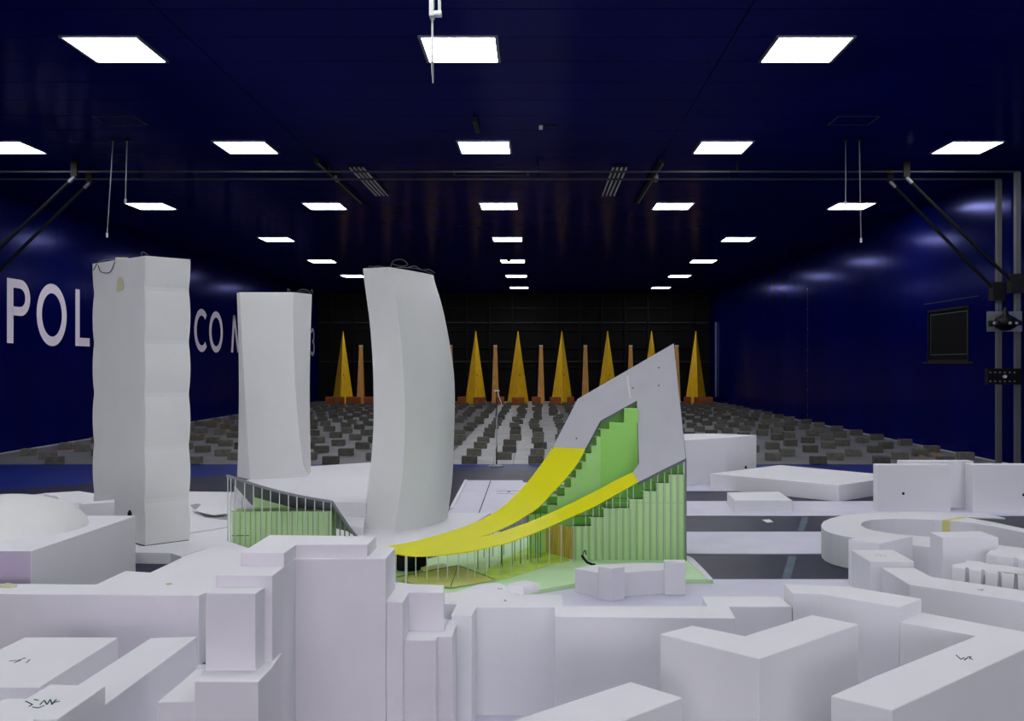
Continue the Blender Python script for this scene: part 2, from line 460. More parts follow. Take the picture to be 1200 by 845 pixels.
# ================================================================ lettering on the left wall
def glyph_mesh(ch, y0, w, zb=1.605, H=.955):
    bm = new_bm(); S = .145
    T0, T1 = XL + .0005, XL + .004
    def quadp(pts):
        v1 = [bm.verts.new((T1, y0 + u, zb + v)) for u, v in pts]
        v0 = [bm.verts.new((T0, y0 + u, zb + v)) for u, v in pts]
        bm.faces.new(v1); n = len(pts)
        for i in range(n): bm.faces.new((v0[i], v0[(i + 1) % n], v1[(i + 1) % n], v1[i]))
    def R(u0, u1, v0, v1): quadp([(u0, v0), (u1, v0), (u1, v1), (u0, v1)])
    def arc(cu, cv, ru, rv, a0, a1, s=S, n=28):
        for i in range(n):
            t0 = math.radians(a0 + (a1 - a0) * i / n); t1 = math.radians(a0 + (a1 - a0) * (i + 1) / n)
            quadp([(cu + ru * math.cos(t0), cv + rv * math.sin(t0)), (cu + ru * math.cos(t1), cv + rv * math.sin(t1)),
                   (cu + (ru - s) * math.cos(t1), cv + (rv - s) * math.sin(t1)), (cu + (ru - s) * math.cos(t0), cv + (rv - s) * math.sin(t0))])
    def D(u0, v0, u1, v1, s=S): quadp([(u0, v0), (u0 + s, v0), (u1 + s, v1), (u1, v1)])
    if ch == 'P':
        R(0, S + .02, 0, H); rv = .27; R(S, w - rv, H - .13, H); R(S, w - rv, H - 2 * rv, H - 2 * rv + .13); arc(w - rv, H - rv, rv, rv, -90, 90, .135)
    elif ch == 'O': arc(w / 2, H / 2, w / 2, H / 2 + .02, 0, 360, .15, 48)
    elif ch == 'C': arc(w * .6, H / 2, w * .6, H / 2 + .02, 48, 312, .15, 40)
    elif ch == 'L': R(0, S, 0, H); R(S, w, 0, .14)
    elif ch == 'I': R(0, S, 0, H)
    elif ch == 'T': R(0, w, H - .14, H); R(w / 2 - S / 2, w / 2 + S / 2, 0, H - .14)
    elif ch == 'E': R(0, S, 0, H); R(S, w, 0, .14); R(S, w, H - .14, H); R(S, w * .95, H / 2 - .065, H / 2 + .065)
    elif ch == 'N': R(0, S, 0, H); R(w - S, w, 0, H); D(w - S, 0, 0, H)
    elif ch == 'M': D(0, 0, w * .14, H); D(w / 2 - S / 2, 0, w * .14, H); D(w / 2 - S / 2, 0, w * .86 - S, H); D(w - S, 0, w * .86 - S, H)
    elif ch == 'A': D(0, 0, w / 2 - S / 2, H); D(w - S, 0, w / 2 - S / 2, H); R(w * .25, w * .75, .22, .34)
    elif ch == '1': R(w - S, w, 0, H); D(0, H - .2, w - S, H)
    elif ch == '8': arc(w / 2, H * .73, w * .42, H * .27, 0, 360, .11); arc(w / 2, H * .29, w * .5, H * .30, 0, 360, .12)
    elif ch == '6': arc(w / 2, H * .32, w * .5, H * .33, 0, 360, .12); D(.02, H * .38, w * .55, H, .15)
    elif ch == '3': arc(w * .45, H * .73, w * .42, H * .27, -90, 150, .11); arc(w * .42, H * .29, w * .5, H * .30, -140, 90, .12)
    return bm
sign = thing('wall_lettering', (XL, 13.85, 1.6), 'tall pale lavender capital lettering running along the blue left wall', 'lettering')
for ch, y, w in (('P', 13.85, .63), ('O', 14.67, .93), ('L', 15.9, .5), ('I', 16.62, .145), ('T', 16.98, .56), ('E', 17.76, .48), ('C', 18.44, .78), ('N', 19.45, .80), ('I', 20.62, .145), ('C', 21.4, .8), ('O', 22.38, .96),
                 ('M', 23.98, 1.15), ('I', 25.4, .145), ('L', 25.83, .5), ('A', 26.45, .95), ('N', 27.6, .8), ('O', 28.65, .95), ('1', 30.15, .28), ('8', 30.75, .56), ('6', 31.55, .58), ('3', 32.38, .60)):
    obj('letter', glyph_mesh(ch, y, w), M['letter'], sign)

# ================================================================ portal rails round the tunnel, braces, machines
zr = ZC - .15
portal = thing('portal_rail', (XR - .15, 11.85, 0), 'grey rail rising up the right wall and crossing under the ceiling, nearer of the pair', 'rail', 'portal rails')
bm = new_bm(); box(bm, 5.97, 6.03, 11.82, 11.88, 0, zr); obj('upright', bm, M['rail_grey'], portal)
bm = new_bm(); box(bm, XL + .05, 6.03, 11.835, 11.865, zr, zr + .02); obj('crossbar', bm, M['grey_paint'], portal)
portal2 = thing('portal_rail', (XR - .15, 12.33, 0), 'grey rail rising up the right wall and crossing under the ceiling, farther of the pair', 'rail', 'portal rails')
bm = new_bm(); box(bm, 5.97, 6.03, 12.30, 12.36, 0, zr); obj('upright', bm, M['rail_grey'], portal2)
bm = new_bm(); box(bm, XL + .05, 6.03, 12.315, 12.345, zr, zr + .02); obj('crossbar', bm, M['grey_paint'], portal2)
for pr, yy in ((portal, 11.85), (portal2, 12.33)):
    for x in (-5.2, -2.6, -.0, 2.5, 4.6):
        bm = new_bm(); rod(bm, (x, yy, zr + .03), (x, yy, ZC), .012, 6); obj('hanger', bm, M['dark_steel'], pr)
# braces
def brace(p, q, lab):
    bm = new_bm(); rod(bm, p, q, .022, 10)
    root = thing('brace_strut', (q[0], q[1], q[2]), lab, 'strut', 'diagonal brace struts')
    obj('tube', bm, M['dark_steel'], root)
    bm = new_bm(); d = (Vector(q) - Vector(p)).normalized(); rod(bm, Vector(p), Vector(p) + d * .10, .024, 10); obj('end_joint', bm, M['steel'], root)
    bm = new_bm(); box(bm, p[0] - .04, p[0] + .04, p[1] - .03, p[1] + .03, p[2], ZC - .001); obj('ceiling_bracket', bm, M['dark_steel'], root)
brace((4.61, 11.85, 3.63), (5.96, 11.85, 2.30), 'black diagonal strut to the right wall rails, ending on the nearer rail')
brace((4.59, 12.33, 3.67), (5.93, 12.33, 2.28), 'black diagonal strut to the right wall rails, ending on the farther rail')
brace((-5.79, 11.85, 3.64), (-7.62, 11.85, 1.90), 'black diagonal strut above the wall lettering at the left edge, upper one')
brace((-5.83, 12.33, 3.66), (-7.62, 12.33, 1.92), 'black diagonal strut above the wall lettering at the left edge, lower one')
# drive with pale plate
drv = thing('rail_drive', (5.72, 11.7, 1.68), 'dark geared drive unit clamped on the right rails over a pale plate', 'machine')
bm = new_bm(); box(bm, 5.60, 6.03, 11.79, 11.815, 1.70, 1.95); obj('mount_plate', bm, M['steel'], drv)
bm = new_bm(); lathe(bm, [(0, 1.70), (.06, 1.71), (.12, 1.75), (.165, 1.79), (.15, 1.83), (.10, 1.87), (.04, 1.90), (.02, 1.98), (0, 2.0)], 5.74, 11.62, 20, 1.05, .85); obj('gear_housing', bm, M['dark_steel'], drv, smooth=True)
bm = new_bm(); rod(bm, (5.54, 11.62, 1.79), (5.92, 11.62, 1.80), .035, 12); obj('motor', bm, M['black_cloth'], drv)
for x in (5.53, 5.72, 5.80):
    bm = new_bm(); rod(bm, (x, 11.47, 1.79), (x + .03, 11.50, 1.79), .018, 10); obj('end_cap', bm, M['steel'], drv)
for k in range(8):
    t = k * math.pi / 4
    bm = new_bm(); box(bm, 5.74 + .18 * math.cos(t) - .014, 5.74 + .18 * math.cos(t) + .014, 11.62 + .13 * math.sin(t) - .014, 11.62 + .13 * math.sin(t) + .014, 1.77, 1.82)
    obj('gear_tooth', bm, M['dark_steel'], drv)
clamp = thing('rail_clamp', (5.76, 11.78, 1.04), 'dark perforated clamp box on the right rails below the geared drive', 'machine')
bm = new_bm(); box(bm, 5.58, 6.0, 11.74, 11.82, 1.04, 1.24); cbody = obj('body', bm, M['dark_steel'], clamp)
for k in range(6):
    for j in range(2):
        bm = new_bm(); x = 5.61 + k * .06; z = 1.08 + j * .11
        rod(bm, (x, 11.732, z), (x, 11.74, z), .010, 8); obj('bolt', bm, M['steel'], cbody)
bm = new_bm(); rod(bm, (5.78, 11.70, 1.14), (5.78, 11.74, 1.14), .02, 10); obj('knob', bm, M['white_paint'], clamp)
for yy, z, pr in ((11.85, 2.3, 'nearer'), (12.33, 2.24, 'farther')):
    bm = new_bm(); box(bm, 5.90, 6.06, yy - .06, yy + .06, z - .12, z + .12)
    tag(obj('rail_bracket', bm, M['black_cloth']), 'black bracket on the %s right rail where a strut ends' % pr, 'bracket', 'strut brackets')

# ceiling fittings --------------------------------------------------------
def linear_grille(x0, x1, lab):
    r = thing('ceiling_grille', ((x0 + x1) / 2, 13.1, ZC - .05), lab, 'grille', 'long ceiling grilles')
    bm = new_bm(); box(bm, x0 - .01, x1 + .01, 12.1, 14.1, ZC - .03, ZC - .001); hs = obj('housing', bm, M['black_cloth'], r)
    w = (x1 - x0)
    for k in range(4):
        xx = x0 + w * k / 3
        bm = new_bm(); box(bm, xx - .010, xx + .010, 12.1, 14.1, ZC - .045, ZC - .03); obj('slat', bm, M['white_paint'], hs)
    return r
linear_grille(-2.40, -2.23, 'long narrow grey striped grille on the ceiling, left one above the curved tower')
linear_grille(.965, 1.135, 'long narrow grey striped grille on the ceiling, right one')
for x, lab in ((-2.735, 'black ceiling track with a pale edge left of the left striped grille'), (1.535, 'black ceiling track with a pale edge right of the right striped grille')):
    r = thing('ceiling_track', (x, 13.2, ZC - .06), lab, 'track', 'ceiling tracks')
    bm = new_bm(); box(bm, x - .03, x + .03, 11.7, 14.7, ZC - .06, ZC - .001); obj('beam', bm, M['black_cloth'], r)
    bm = new_bm(); box(bm, x + .012, x + .03, 11.75, 14.6, ZC - .066, ZC - .0605); obj('edge_strip', bm, M['steel'], r)
    bm = new_bm(); box(bm, x + .03, x + .07, 12.6, 12.75, ZC - .10, ZC - .03); obj('carriage', bm, M['steel'], r)
for (px, lab) in ((141, 'thin framed ceiling hatch at the left, above two hanging rods'), (1000, 'thin framed ceiling hatch at the right, above two hanging rods')):
    x = (px - VX) * 9.9 / F
    r = thing('ceiling_hatch', (x, 9.9, ZC - .006), lab, 'hatch', 'ceiling hatches')
    bm = new_bm()
    for x0, x1, y0, y1 in ((-.22, .22, -.18, -.165), (-.22, .22, .165, .18), (-.22, -.205, -.165, .165), (.205, .22, -.165, .165)):
        box(bm, x + x0, x + x1, 9.9 + y0, 9.9 + y1, ZC - .008, ZC - .001)
    obj('frame', bm, M['grey_paint'], r)
    bm = new_bm(); box(bm, x - .205, x + .205, 9.735, 10.065, ZC - .004, ZC - .001); obj('cover', bm, M['blue_ceiling'], r)
# hanging rods
def hanging_rod(a, b_, d, lab):
    p = at3(a[0], a[1], d); q = at3(b_[0], b_[1], d)
    top = Vector((p.x, d, ZC))
    r = thing('hanging_rod', (p.x, d, ZC), lab, 'rod', 'thin rods hanging from the ceiling')
    bm = new_bm(); tube(bm, [top, p, q], .006, 6); obj('rod', bm, M['steel'], r)
    bm = new_bm(); rod(bm, q, q - Vector((0, 0, .05)), .012, 6); obj('tip', bm, M['white_paint'], r)
    bm = new_bm(); rod(bm, top, top - Vector((0, 0, .03)), .03, 10); obj('rosette', bm, M['dark_steel'], r)
hanging_rod((133, 160), (125.5, 273), 10.7, 'long thin pale rod hanging at the left, longer of its pair')
hanging_rod((149, 160), (147, 233), 10.7, 'short thin pale rod hanging at the left beside the longer one')
hanging_rod((991, 165), (991, 236), 10.7, 'short thin pale rod hanging at the right beside the longer one')
hanging_rod((1007, 165), (1009, 279), 10.7, 'long thin pale rod hanging at the right, longer of its pair')
# probe hanging over the model
pr = thing('hanging_probe', (-.5, 4.5, ZC), 'thin grey probe on a white bracket hanging before the middle front lamp', 'probe')
bm = new_bm(); rod(bm, (-.5, 4.5, ZC), (-.5, 4.5, 2.72), .005, 8); obj('rod', bm, M['white_paint'], pr)
bm = new_bm(); rod(bm, (-.5, 4.5, 2.72), (-.497, 4.5, 2.62), .007, 8, .003); obj('tip', bm, M['steel'], pr)
bm = new_bm(); box(bm, -.512, -.492, 4.47, 4.53, 2.93, 3.06); obj('bracket', bm, M['white_paint'], pr)
bm = new_bm(); rod(bm, (-.50, 4.49, 2.945), (-.455, 4.49, 2.945), .016, 12); obj('clamp_screw', bm, M['white_paint'], pr)
bm = new_bm(); rod(bm, (-.465, 4.49, 2.945), (-.465, 4.49, 3.06), .008, 8); obj('lock_pin', bm, M['white_paint'], pr)
# ceiling camera box, sensor, dome camera, slot frame
r = thing('camera_box', (-.82, 10.3, ZC), 'small black ribbed box fixed to the ceiling behind the middle front lamp', 'box')
bm = new_bm(); box(bm, -.67, -.62, 9.75, 10.25, ZC - .05, ZC - .001); obj('body', bm, M['black_cloth'], r)
for k in range(3):
    bm = new_bm(); box(bm, -.665 + k * .017, -.658 + k * .017, 9.76, 10.24, ZC - .055, ZC - .05); obj('rib', bm, M['grey_paint'], r)
r = thing('ceiling_sensor', (.05, 10.15, ZC), 'small ceiling sensor with a white block and black arm', 'sensor')
bm = new_bm(); box(bm, .015, .055, 10.1, 10.14, ZC - .04, ZC - .001); obj('block', bm, M['white_paint'], r)
bm = new_bm(); box(bm, .06, .22, 10.11, 10.13, ZC - .02, ZC - .005); obj('arm', bm, M['black_cloth'], r)
bm = new_bm(); lathe(bm, [(0, ZC - .09), (.04, ZC - .08), (.05, ZC - .04), (.05, ZC - .001), (0, ZC - .001)], -.69, 22.7, 16)
tag(obj('dome_camera', bm, M['black_cloth'], smooth=True), 'tiny black dome camera below the middle lamp of the fifth row', 'camera')
bm = new_bm()
for x0, x1, y0, y1 in ((-1.1, -.1, 12.46, 12.48), (-1.1, -.1, 12.72, 12.74), (-1.1, -1.08, 12.48, 12.72), (-.12, -.1, 12.48, 12.72)):
    box(bm, x0 - .02, x1 - .02, y0, y1, ZC - .012, ZC - .001)
tag(obj('slot_frame', bm, M['grey_paint']), 'long thin rectangular frame on the ceiling between the two striped grilles', 'frame')

# ================================================================ spires, posts and ballast at the far end
YS = 31.6
def make_spire():
    r = thing('spire', (0, YS, 0), '', 'spire', 'golden spires at the far end')
    h = 2.42; w = .36
    for sg in (-1, 1):
        bm = new_bm()
        lo = [(sg * w, YS), (0, YS - .42), (0, YS - .39), (sg * (w - .02), YS + .01)]
        hi = [(sg * .010, YS), (0, YS - .012), (0, YS - .004), (sg * .006, YS + .004)]
        v0 = [bm.verts.new((x, y, 0)) for x, y in lo]; v1 = [bm.verts.new((x, y, h)) for x, y in hi]
        bm.faces.new(v0); bm.faces.new(v1)
        for i in range(4): bm.faces.new((v0[i], v0[(i + 1) % 4], v1[(i + 1) % 4], v1[i]))
        spl = obj('side_plate', bm, M['gold'], r)
    bm = new_bm(); rod(bm, (.06, YS - .24, .95), (.065, YS - .26, .95), .018, 8); obj('bolt', bm, M['ink'], spl)
    return r
sp = make_spire()
spx = [(402, 'golden spire seen in the gap between the middle tower and the curved tower'),
       (454, 'golden spire hidden behind the left half of the curved tower'), (506, 'golden spire hidden behind the right half of the curved tower'),
       (557.5, 'golden spire nearest the right edge of the curved tower'), (607, 'golden spire in the middle, right of the thin instrument stand'),
       (658.5, 'golden spire left of the grey sloping roof, standing clear of it'), (712, 'golden spire whose foot is hidden by the low end of the grey roof'),
       (763.5, 'golden spire with only its tip above the grey roof'), (815.5, 'golden spire at the far right beside the blue wall')]
for i, (px, lab) in enumerate(spx):
    o = sp if i == 0 else copy_tree(sp)
    o.location = ((px - VX) * YS / F, YS, 0); o['label'] = lab
def make_post():
    r = thing('tapered_post', (0, YS, 0), '', 'post', 'tapered wooden posts between the spires')
    bm = new_bm()
    v0 = [bm.verts.new(p) for p in ((-.12, YS - .12, 0), (.12, YS - .12, 0), (.12, YS + .1, 0), (-.12, YS + .1, 0))]
    v1 = [bm.verts.new(p) for p in ((-.055, YS - .03, 1.9), (.055, YS - .03, 1.9), (.055, YS + .03, 1.9), (-.055, YS + .03, 1.9))]
    bm.faces.new(v1)
    for i in range(4): bm.faces.new((v0[i], v0[(i + 1) % 4], v1[(i + 1) % 4], v1[i]))
    obj('shaft', bm, M['post_wood'], r)
    bm = new_bm(); box(bm, -.06, .06, YS - .035, YS + .035, 1.9, 1.95); obj('cap', bm, mat('pale end grain', (.75, .62, .48), .6), r)
    return r
po = make_post()
poles = [(423, 'tapered orange post in the gap left of the curved tower'), (580.5, 'tapered orange post behind the thin instrument stand'),
         (634, 'tapered orange post right of the middle spire'), (686, 'tapered orange post at the foot of the grey roof'),
         (739, 'tapered orange post showing above the middle of the grey roof'), (793, 'tapered orange post just right of the grey roof peak'),
         (477, 'tapered orange post hidden behind the curved tower'), (528, 'tapered orange post at the hidden right side of the curved tower')]
for i, (px, lab) in enumerate(poles):
    o = po if i == 0 else copy_tree(po)
    o.location = ((px - VX) * YS / F, YS, 0); o['label'] = lab
bd = [(386, 10, 0), (396.5, 10, .1), (411, 11, 0), (418.5, 5, .35), (432, 11, 0), (541, 10, 0), (561.5, 14, .5), (586, 9, 0), (607, 14.5, 1.0), (628.5, 10.5, 0), (651, 13, .4), (669, 8, 0), (806.5, 7, 0), (819, 8, .5), (825.5, 9, .9), (832, 7, .2)]
names_b = ['leftmost, by the blue wall', 'second from the left', 'under the spire in the left gap', 'small one beside the spire foot in the left gap', 'right of the post in the left gap',
           'left of the spire beside the curved tower', 'right foot of the spire beside the curved tower', 'behind the instrument stand', 'in front of the middle spire, largest', 'before the post right of the middle spire',
           'left foot of the spire beside the grey roof', 'right of the spire beside the grey roof', 'left foot of the far right spire', 'right foot of the far right spire', 'front one right of the far right spire', 'last one to the right by the blue wall']
for (px, w, dy), nm in zip(bd, names_b):
    d = YS - .85 - dy * .55; X = (px - VX) * d / F; ww = w * d / F / 2
    bm = new_bm(); box(bm, X - ww, X + ww, d, d + .28, 0, .25)
    r = obj('ballast_block', bm, M['brick_wood']); tag(bevel(r, .012), 'red brown ballast block, ' + nm, 'ballast block', 'ballast blocks at the spires')

# ================================================================ concrete roughness blocks on the floor
bm = new_bm(); box(bm, -.1, .1, -.06, .06, 0, .1)
base_block = obj('concrete_block', bm, M['concrete']); bevel(base_block, .004)
me_brown = base_block.data.copy(); me_brown.materials[0] = M['concrete_brown']
spots = []
row = 0; y = 12.28
while y < 30.3:
    off = 0 if row % 2 == 0 else .45
    k = -9
    while True:
        x = off + k * .9 - (0.005 * k)
        k += 1
        if x > XR - .2: break
        if x < XL + .2: continue
        jx = random.gauss(0, .035); jy = random.gauss(0, .045)
        spots.append((x + jx, y + jy))
    row += 1; y += .555
# blocks that show largest first
near = spots[:300]; rest = spots[300:]
lab_b = 'grey concrete block among the staggered floor blocks in front of the golden spires'
lab_c = 'brown stained concrete block among the grey floor blocks'
for i, (x, y) in enumerate(near):
    o = base_block if i == 0 else base_block.copy()
    if i: COL.objects.link(o)
    o.location = (x, y, 0.0); o.rotation_euler = (0, 0, random.gauss(0, .025))
    brown = (15 < y < 20 and x < -4.3 and random.random() < .35)
    if brown and i: o.data = me_brown
    tag(o, lab_c if (brown and i) else lab_b, 'concrete block', 'brown floor blocks' if (brown and i) else 'grey floor blocks')
bm = new_bm()
for x, y in rest: box(bm, x - .1, x + .1, y, y + .12, 0, .1)
o = obj('concrete_blocks', bm, M['concrete']); tag(o, 'distant rows of small concrete blocks on the floor before the golden spires', 'concrete blocks'); o['kind'] = 'stuff'
# scatter by the right wall and red dust at the left
dm = new_bm()
for k in range(26):
    x = 5.45 + random.uniform(-.25, .3); y = 13.4 + random.uniform(-.5, .35)
    if x > XR - .06: continue
    s = random.uniform(.012, .03); box(dm, x, x + s * 1.8, y, y + s, 0.0, s)
o = obj('rubble', dm, mat('broken brick', (.42, .26, .17), .8, noise=.3)); tag(o, 'scatter of reddish rubble by the foot of the right wall', 'rubble'); o['kind'] = 'stuff'
bm = new_bm(); prism(bm, [(-7.3, 13.9), (-6.9, 14.0), (-6.4, 14.5), (-6.5, 14.65), (-7.1, 14.2)], 0.0004, .0016); obj('dust_stain', bm, M['pink'], floor)

# instrument stand --------------------------------------------------------
xs_ = (582 - VX) * 11.95 / F; ys_ = 11.95
r = thing('instrument_stand', (xs_, ys_, 0), 'thin instrument stand on a round foot between the curved tower and the yellow canopy', 'instrument stand')
bm = new_bm(); lathe(bm, [(0, 0.0), (.085, 0.0), (.085, .012), (.02, .03), (0, .03)], xs_, ys_, 24); obj('foot', bm, M['steel'], r)
bm = new_bm(); rod(bm, (xs_, ys_, .03), (xs_, ys_, .95), .008, 8); obj('pole', bm, M['grey_paint'], r)
bm = new_bm(); box(bm, xs_ - .03, xs_ + .035, ys_ - .015, ys_ + .015, .95, .965); obj('sensor_head', bm, M['white_paint'], r)
bm = new_bm(); pts = [(xs_ + .02, ys_, .95), (xs_ + .03, ys_, .88), (xs_ + .06, ys_, .80), (xs_ + .055, ys_, .73), (xs_ + .01, ys_ - .01, .66), (xs_, ys_ - .012, .60), (xs_ + .002, ys_ - .012, .3), (xs_ - .04, ys_ - .01, .05), (xs_ - .10, ys_ - .02, .008)]
tube(bm, pts, .006); obj('cable', bm, M['cable_white'], r)

# ================================================================ towers
PZ = 0.072   # height of the white podium slab
def loft(sections, bm):
    rings = [[bm.verts.new(p) for p in s] for s in sections]
    n = len(rings[0])
    for a, b_ in zip(rings[:-1], rings[1:]):
        for i in range(n): bm.faces.new((a[i], a[(i + 1) % n], b_[(i + 1) % n], b_[i]))
    bm.faces.new(rings[0][::-1]); bm.faces.new(rings[-1])

def cable_curls(parent, pts_list, m='cable', r=.0035):
    for pts in pts_list:
        bm = new_bm(); n = 10; sm = []
        P = [Vector(p) for p in pts]
        for i in range(len(P) - 1):
            p0 = P[max(i - 1, 0)]; p1 = P[i]; p2 = P[i + 1]; p3 = P[min(i + 2, len(P) - 1)]
            for k in range(6):
                t = k / 6
                sm.append(.5 * ((2 * p1) + (p2 - p0) * t + (2 * p0 - 5 * p1 + 4 * p2 - p3) * t * t + (3 * p1 - p0 - 3 * p2 + p3) * t ** 3))
        sm.append(P[-1]); tube(bm, sm, r, 5)
        obj('cable', bm, M[m], parent)

# tower of stacked bulging modules
E0 = Vector((-2.627, 6.33)); Rr = Vector((-2.405, 6.535)); Ll = Vector((-3.19, 6.81)); Bk = Ll + (Rr - E0)
ztop = 2.01
tw = thing('wavy_tower', (-2.8, 6.55, PZ), 'tallest white foam tower at the left, with bulging stacked modules', 'model tower')
cen = (E0 + Rr + Ll + Bk) / 4
mods = 5.42; secs = []; modh = (ztop - PZ) / mods
N = 76
for i in range(N + 1):
    z = PZ + (ztop - PZ) * i / N
    ph = ((z - PZ) / modh + .18) % 1.0
    bul = .0115 * (math.sin(math.pi * ph) ** .8) * 1.35 - .004
    pts = []
    for p in (E0, Rr, Bk, Ll):
        d = (p - cen)
        q = p + Vector((math.copysign(1, 0) * 0, 0))
        q = p + d.normalized() * bul + (Vector((.5 * bul, 0)) if p is E0 else Vector((0, 0)))
        pts.append((q.x, q.y, z))
    secs.append(pts)
bm = new_bm(); loft(secs, bm); body = obj('tower_body', bm, M['foam_warm'], tw)
# top edge slopes to the left a little already through perspective; marks and wires
n1 = ((Ll - E0).normalized()); nn = Vector((-n1.y, n1.x)); nn = nn if nn.y < 0 else -nn
def on_left(t, z, out=.004):
    p = E0 + (Ll - E0) * t + nn * (out + .006); return (p.x, p.y, z)
bm = new_bm()
v = [bm.verts.new(on_left(t, z, .001)) for t, z in ((.38, 1.80), (.52, 1.79), (.50, 1.87), (.45, 1.895), (.40, 1.87))]; bm.faces.new(v)
obj('stain', bm, M['stain'], tw)
cable_curls(tw, [[on_left(.93, 2.0), on_left(.80, 2.035, -.05), on_left(.62, 2.012, -.02), on_left(.55, 1.99, .005), on_left(.62, 1.93, .01), on_left(.80, 1.94, .01), on_left(.88, 1.99, .004)],
                 [on_left(.98, 1.96), on_left(.93, 1.99), on_left(.95, 2.02, -.02), on_left(.80, 2.03, -.03), on_left(.7, 2.02, -.04)],
                 [(-2.66, 6.37, 2.01), (-2.665, 6.37, 2.035), (-2.65, 6.38, 2.04), (-2.62, 6.40, 2.012)]])
bm = new_bm(); p = E0.lerp(Ll, .5); box(bm, p.x - .03, p.x + .05, p.y - 0.0 + .02, p.y + .06, 2.01, 2.03); obj('tape_patch', bm, M['stain'], tw)
bm = new_bm()
for a_, b_ in ((E0, Rr), (E0, Ll)):
    bar(bm, (a_.x, a_.y - .006, PZ + .003), (b_.x, b_.y - .006, PZ + .003), .006, .004)
obj('base_gap', bm, M['joint'], tw)
bm = new_bm()
e = (Rr - E0); nr = Vector((e.y, -e.x)).normalized()
pp = [E0 + e * t + nr * .006 for t in (.03, .35, .5, .7)]
for a_, b_, za, zb in ((pp[0], pp[1], 1.345, 1.355), (pp[1], pp[3], 1.352, 1.362)): bar(bm, (a_.x, a_.y, za), (b_.x, b_.y, zb), .002, .003)
obj('scratch', bm, M['stain'], tw)

# twisted tower on the mall podium
MZ = .22
k_ = 8.78 / 8.5
zt2 = EYE + 85.5 * 8.78 / F
def pd(px, d): return Vector(((px - VX) * d / F, d))
top = [pd(281, 8.78), pd(344, 8.78), pd(365.5, 9.02), pd(300, 9.35), pd(277.5, 8.86)]
botm = [pd(293.5, 8.78), pd(357, 9.00), pd(364.5, 9.40), pd(310, 9.6), pd(278, 9.0)]
tt = thing('twisted_tower', (-2.4, 9.1, MZ), 'middle white foam tower whose faces twist as they rise', 'model tower')
secs = []
for i in range(41):
    t = i / 40; s = t * t * (3 - 2 * t)
    s = 1 - (1 - t) ** 1.8
    pts = [a.lerp(b_, s) for a, b_ in zip(botm, top)]
    pinch = math.sin(math.pi * t) * .018
    c = sum(pts, Vector((0, 0))) / 5
    pts = [p + (c - p).normalized() * pinch for p in pts]
    z = MZ + (zt2 - MZ) * t
    if t < .06:
        g = (.06 - t) / .06 * .04
        pts[1] += Vector((g, 0))
    secs.append([(p.x, p.y, z) for p in pts])
bm = new_bm(); loft(secs, bm); o = obj('tower_body', bm, M['foam_warm'], tt)
for p in o.data.polygons: p.use_smooth = len(p.vertices) == 4
es = o.modifiers.new('edges', 'EDGE_SPLIT'); es.split_angle = math.radians(20)
z = zt2
cable_curls(tt, [[(-2.33, 8.85, z), (-2.335, 8.85, z + .035), (-2.32, 8.85, z + .03), (-2.31, 8.86, z)],
                 [(-2.25, 8.85, z + .005), (-2.21, 8.85, z + .03), (-2.16, 8.87, z + .03), (-2.14, 8.9, z + .005), (-2.12, 8.9, z + .035), (-2.11, 8.9, z)],
                 [(-2.28, 8.86, z), (-2.2, 8.86, z + .012), (-2.15, 8.86, z + .02)]])

# curved leaning tower
def curve_at(tab, z):
    for (z0, v0), (z1, v1) in zip(tab[:-1], tab[1:]):
        if z <= z1 or (z1, v1) == tab[-1]:
            t = (z - z0) / (z1 - z0); t = max(0, min(1, t)); return v0 + (v1 - v0) * t
def smooth_tab(raw, dref):
    return sorted([(EYE - (y - VY) * dref / F, x) for x, y in raw])
def cr(tab, z):
    # Catmull-Rom through the table
    n = len(tab)
    for i in range(n - 1):
        if z <= tab[i + 1][0] or i == n - 2:
            z0, z1 = tab[i][0], tab[i + 1][0]; t = max(0, min(1, (z - z0) / (z1 - z0)))
            p = [tab[max(i - 1, 0)][1], tab[i][1], tab[i + 1][1], tab[min(i + 2, n - 1)][1]]
            return .5 * (2 * p[1] + (p[2] - p[0]) * t + (2 * p[0] - 5 * p[1] + 4 * p[2] - p[3]) * t * t + (3 * p[1] - p[0] - 3 * p[2] + p[3]) * t ** 3)
Ltab = smooth_tab([(425.5, 316), (429, 345), (433, 375), (436, 412), (437.6, 448.7), (437.6, 500), (434.5, 545), (431, 585), (428, 620)], 6.98)
Etab = smooth_tab([(455, 313), (463.5, 349), (470, 399), (473, 442), (474.5, 499), (472, 555), (467, 590), (461.5, 622)], 6.88)
Rtab = smooth_tab([(508, 323), (517, 355), (523, 381), (528, 409), (532, 439), (533, 469), (532, 515), (530, 563), (525, 606)], 7.5)
ct = thing('curved_tower', (-1.0, 7.2, PZ), 'white foam tower leaning in a smooth curve, right of the other two towers', 'model tower')
zt3 = EYE + 115 * 6.88 / F
secs = []
for i in range(49):
    t = i / 48; z = PZ + (zt3 - PZ) * t
    L_ = pd(cr(Ltab, z), 6.98); E_ = pd(cr(Etab, z), 6.88); R_ = pd(cr(Rtab, z), 7.5)
    b1 = R_ + Vector((-.10, .16)); b2 = L_ + Vector((.10, .35))
    s = [L_, E_]
    bulge = .07 * (1 - t) ** .8 + .02
    ER = R_ - E_; nrm = Vector((ER.y, -ER.x)).normalized()
    for u in (.15, .3, .45, .6, .75, .9):
        s.append(E_ + ER * u + nrm * bulge * math.sin(math.pi * u) )
    s += [R_, b1, b2]
    secs.append([(p.x, p.y, z) for p in s])
bm = new_bm(); loft(secs, bm)
o = obj('tower_body', bm, M['foam_warm'], ct)
for p in o.data.polygons:
    p.use_smooth = len(p.vertices) == 4
es = o.modifiers.new('edges', 'EDGE_SPLIT'); es.split_angle = math.radians(22)
z = zt3
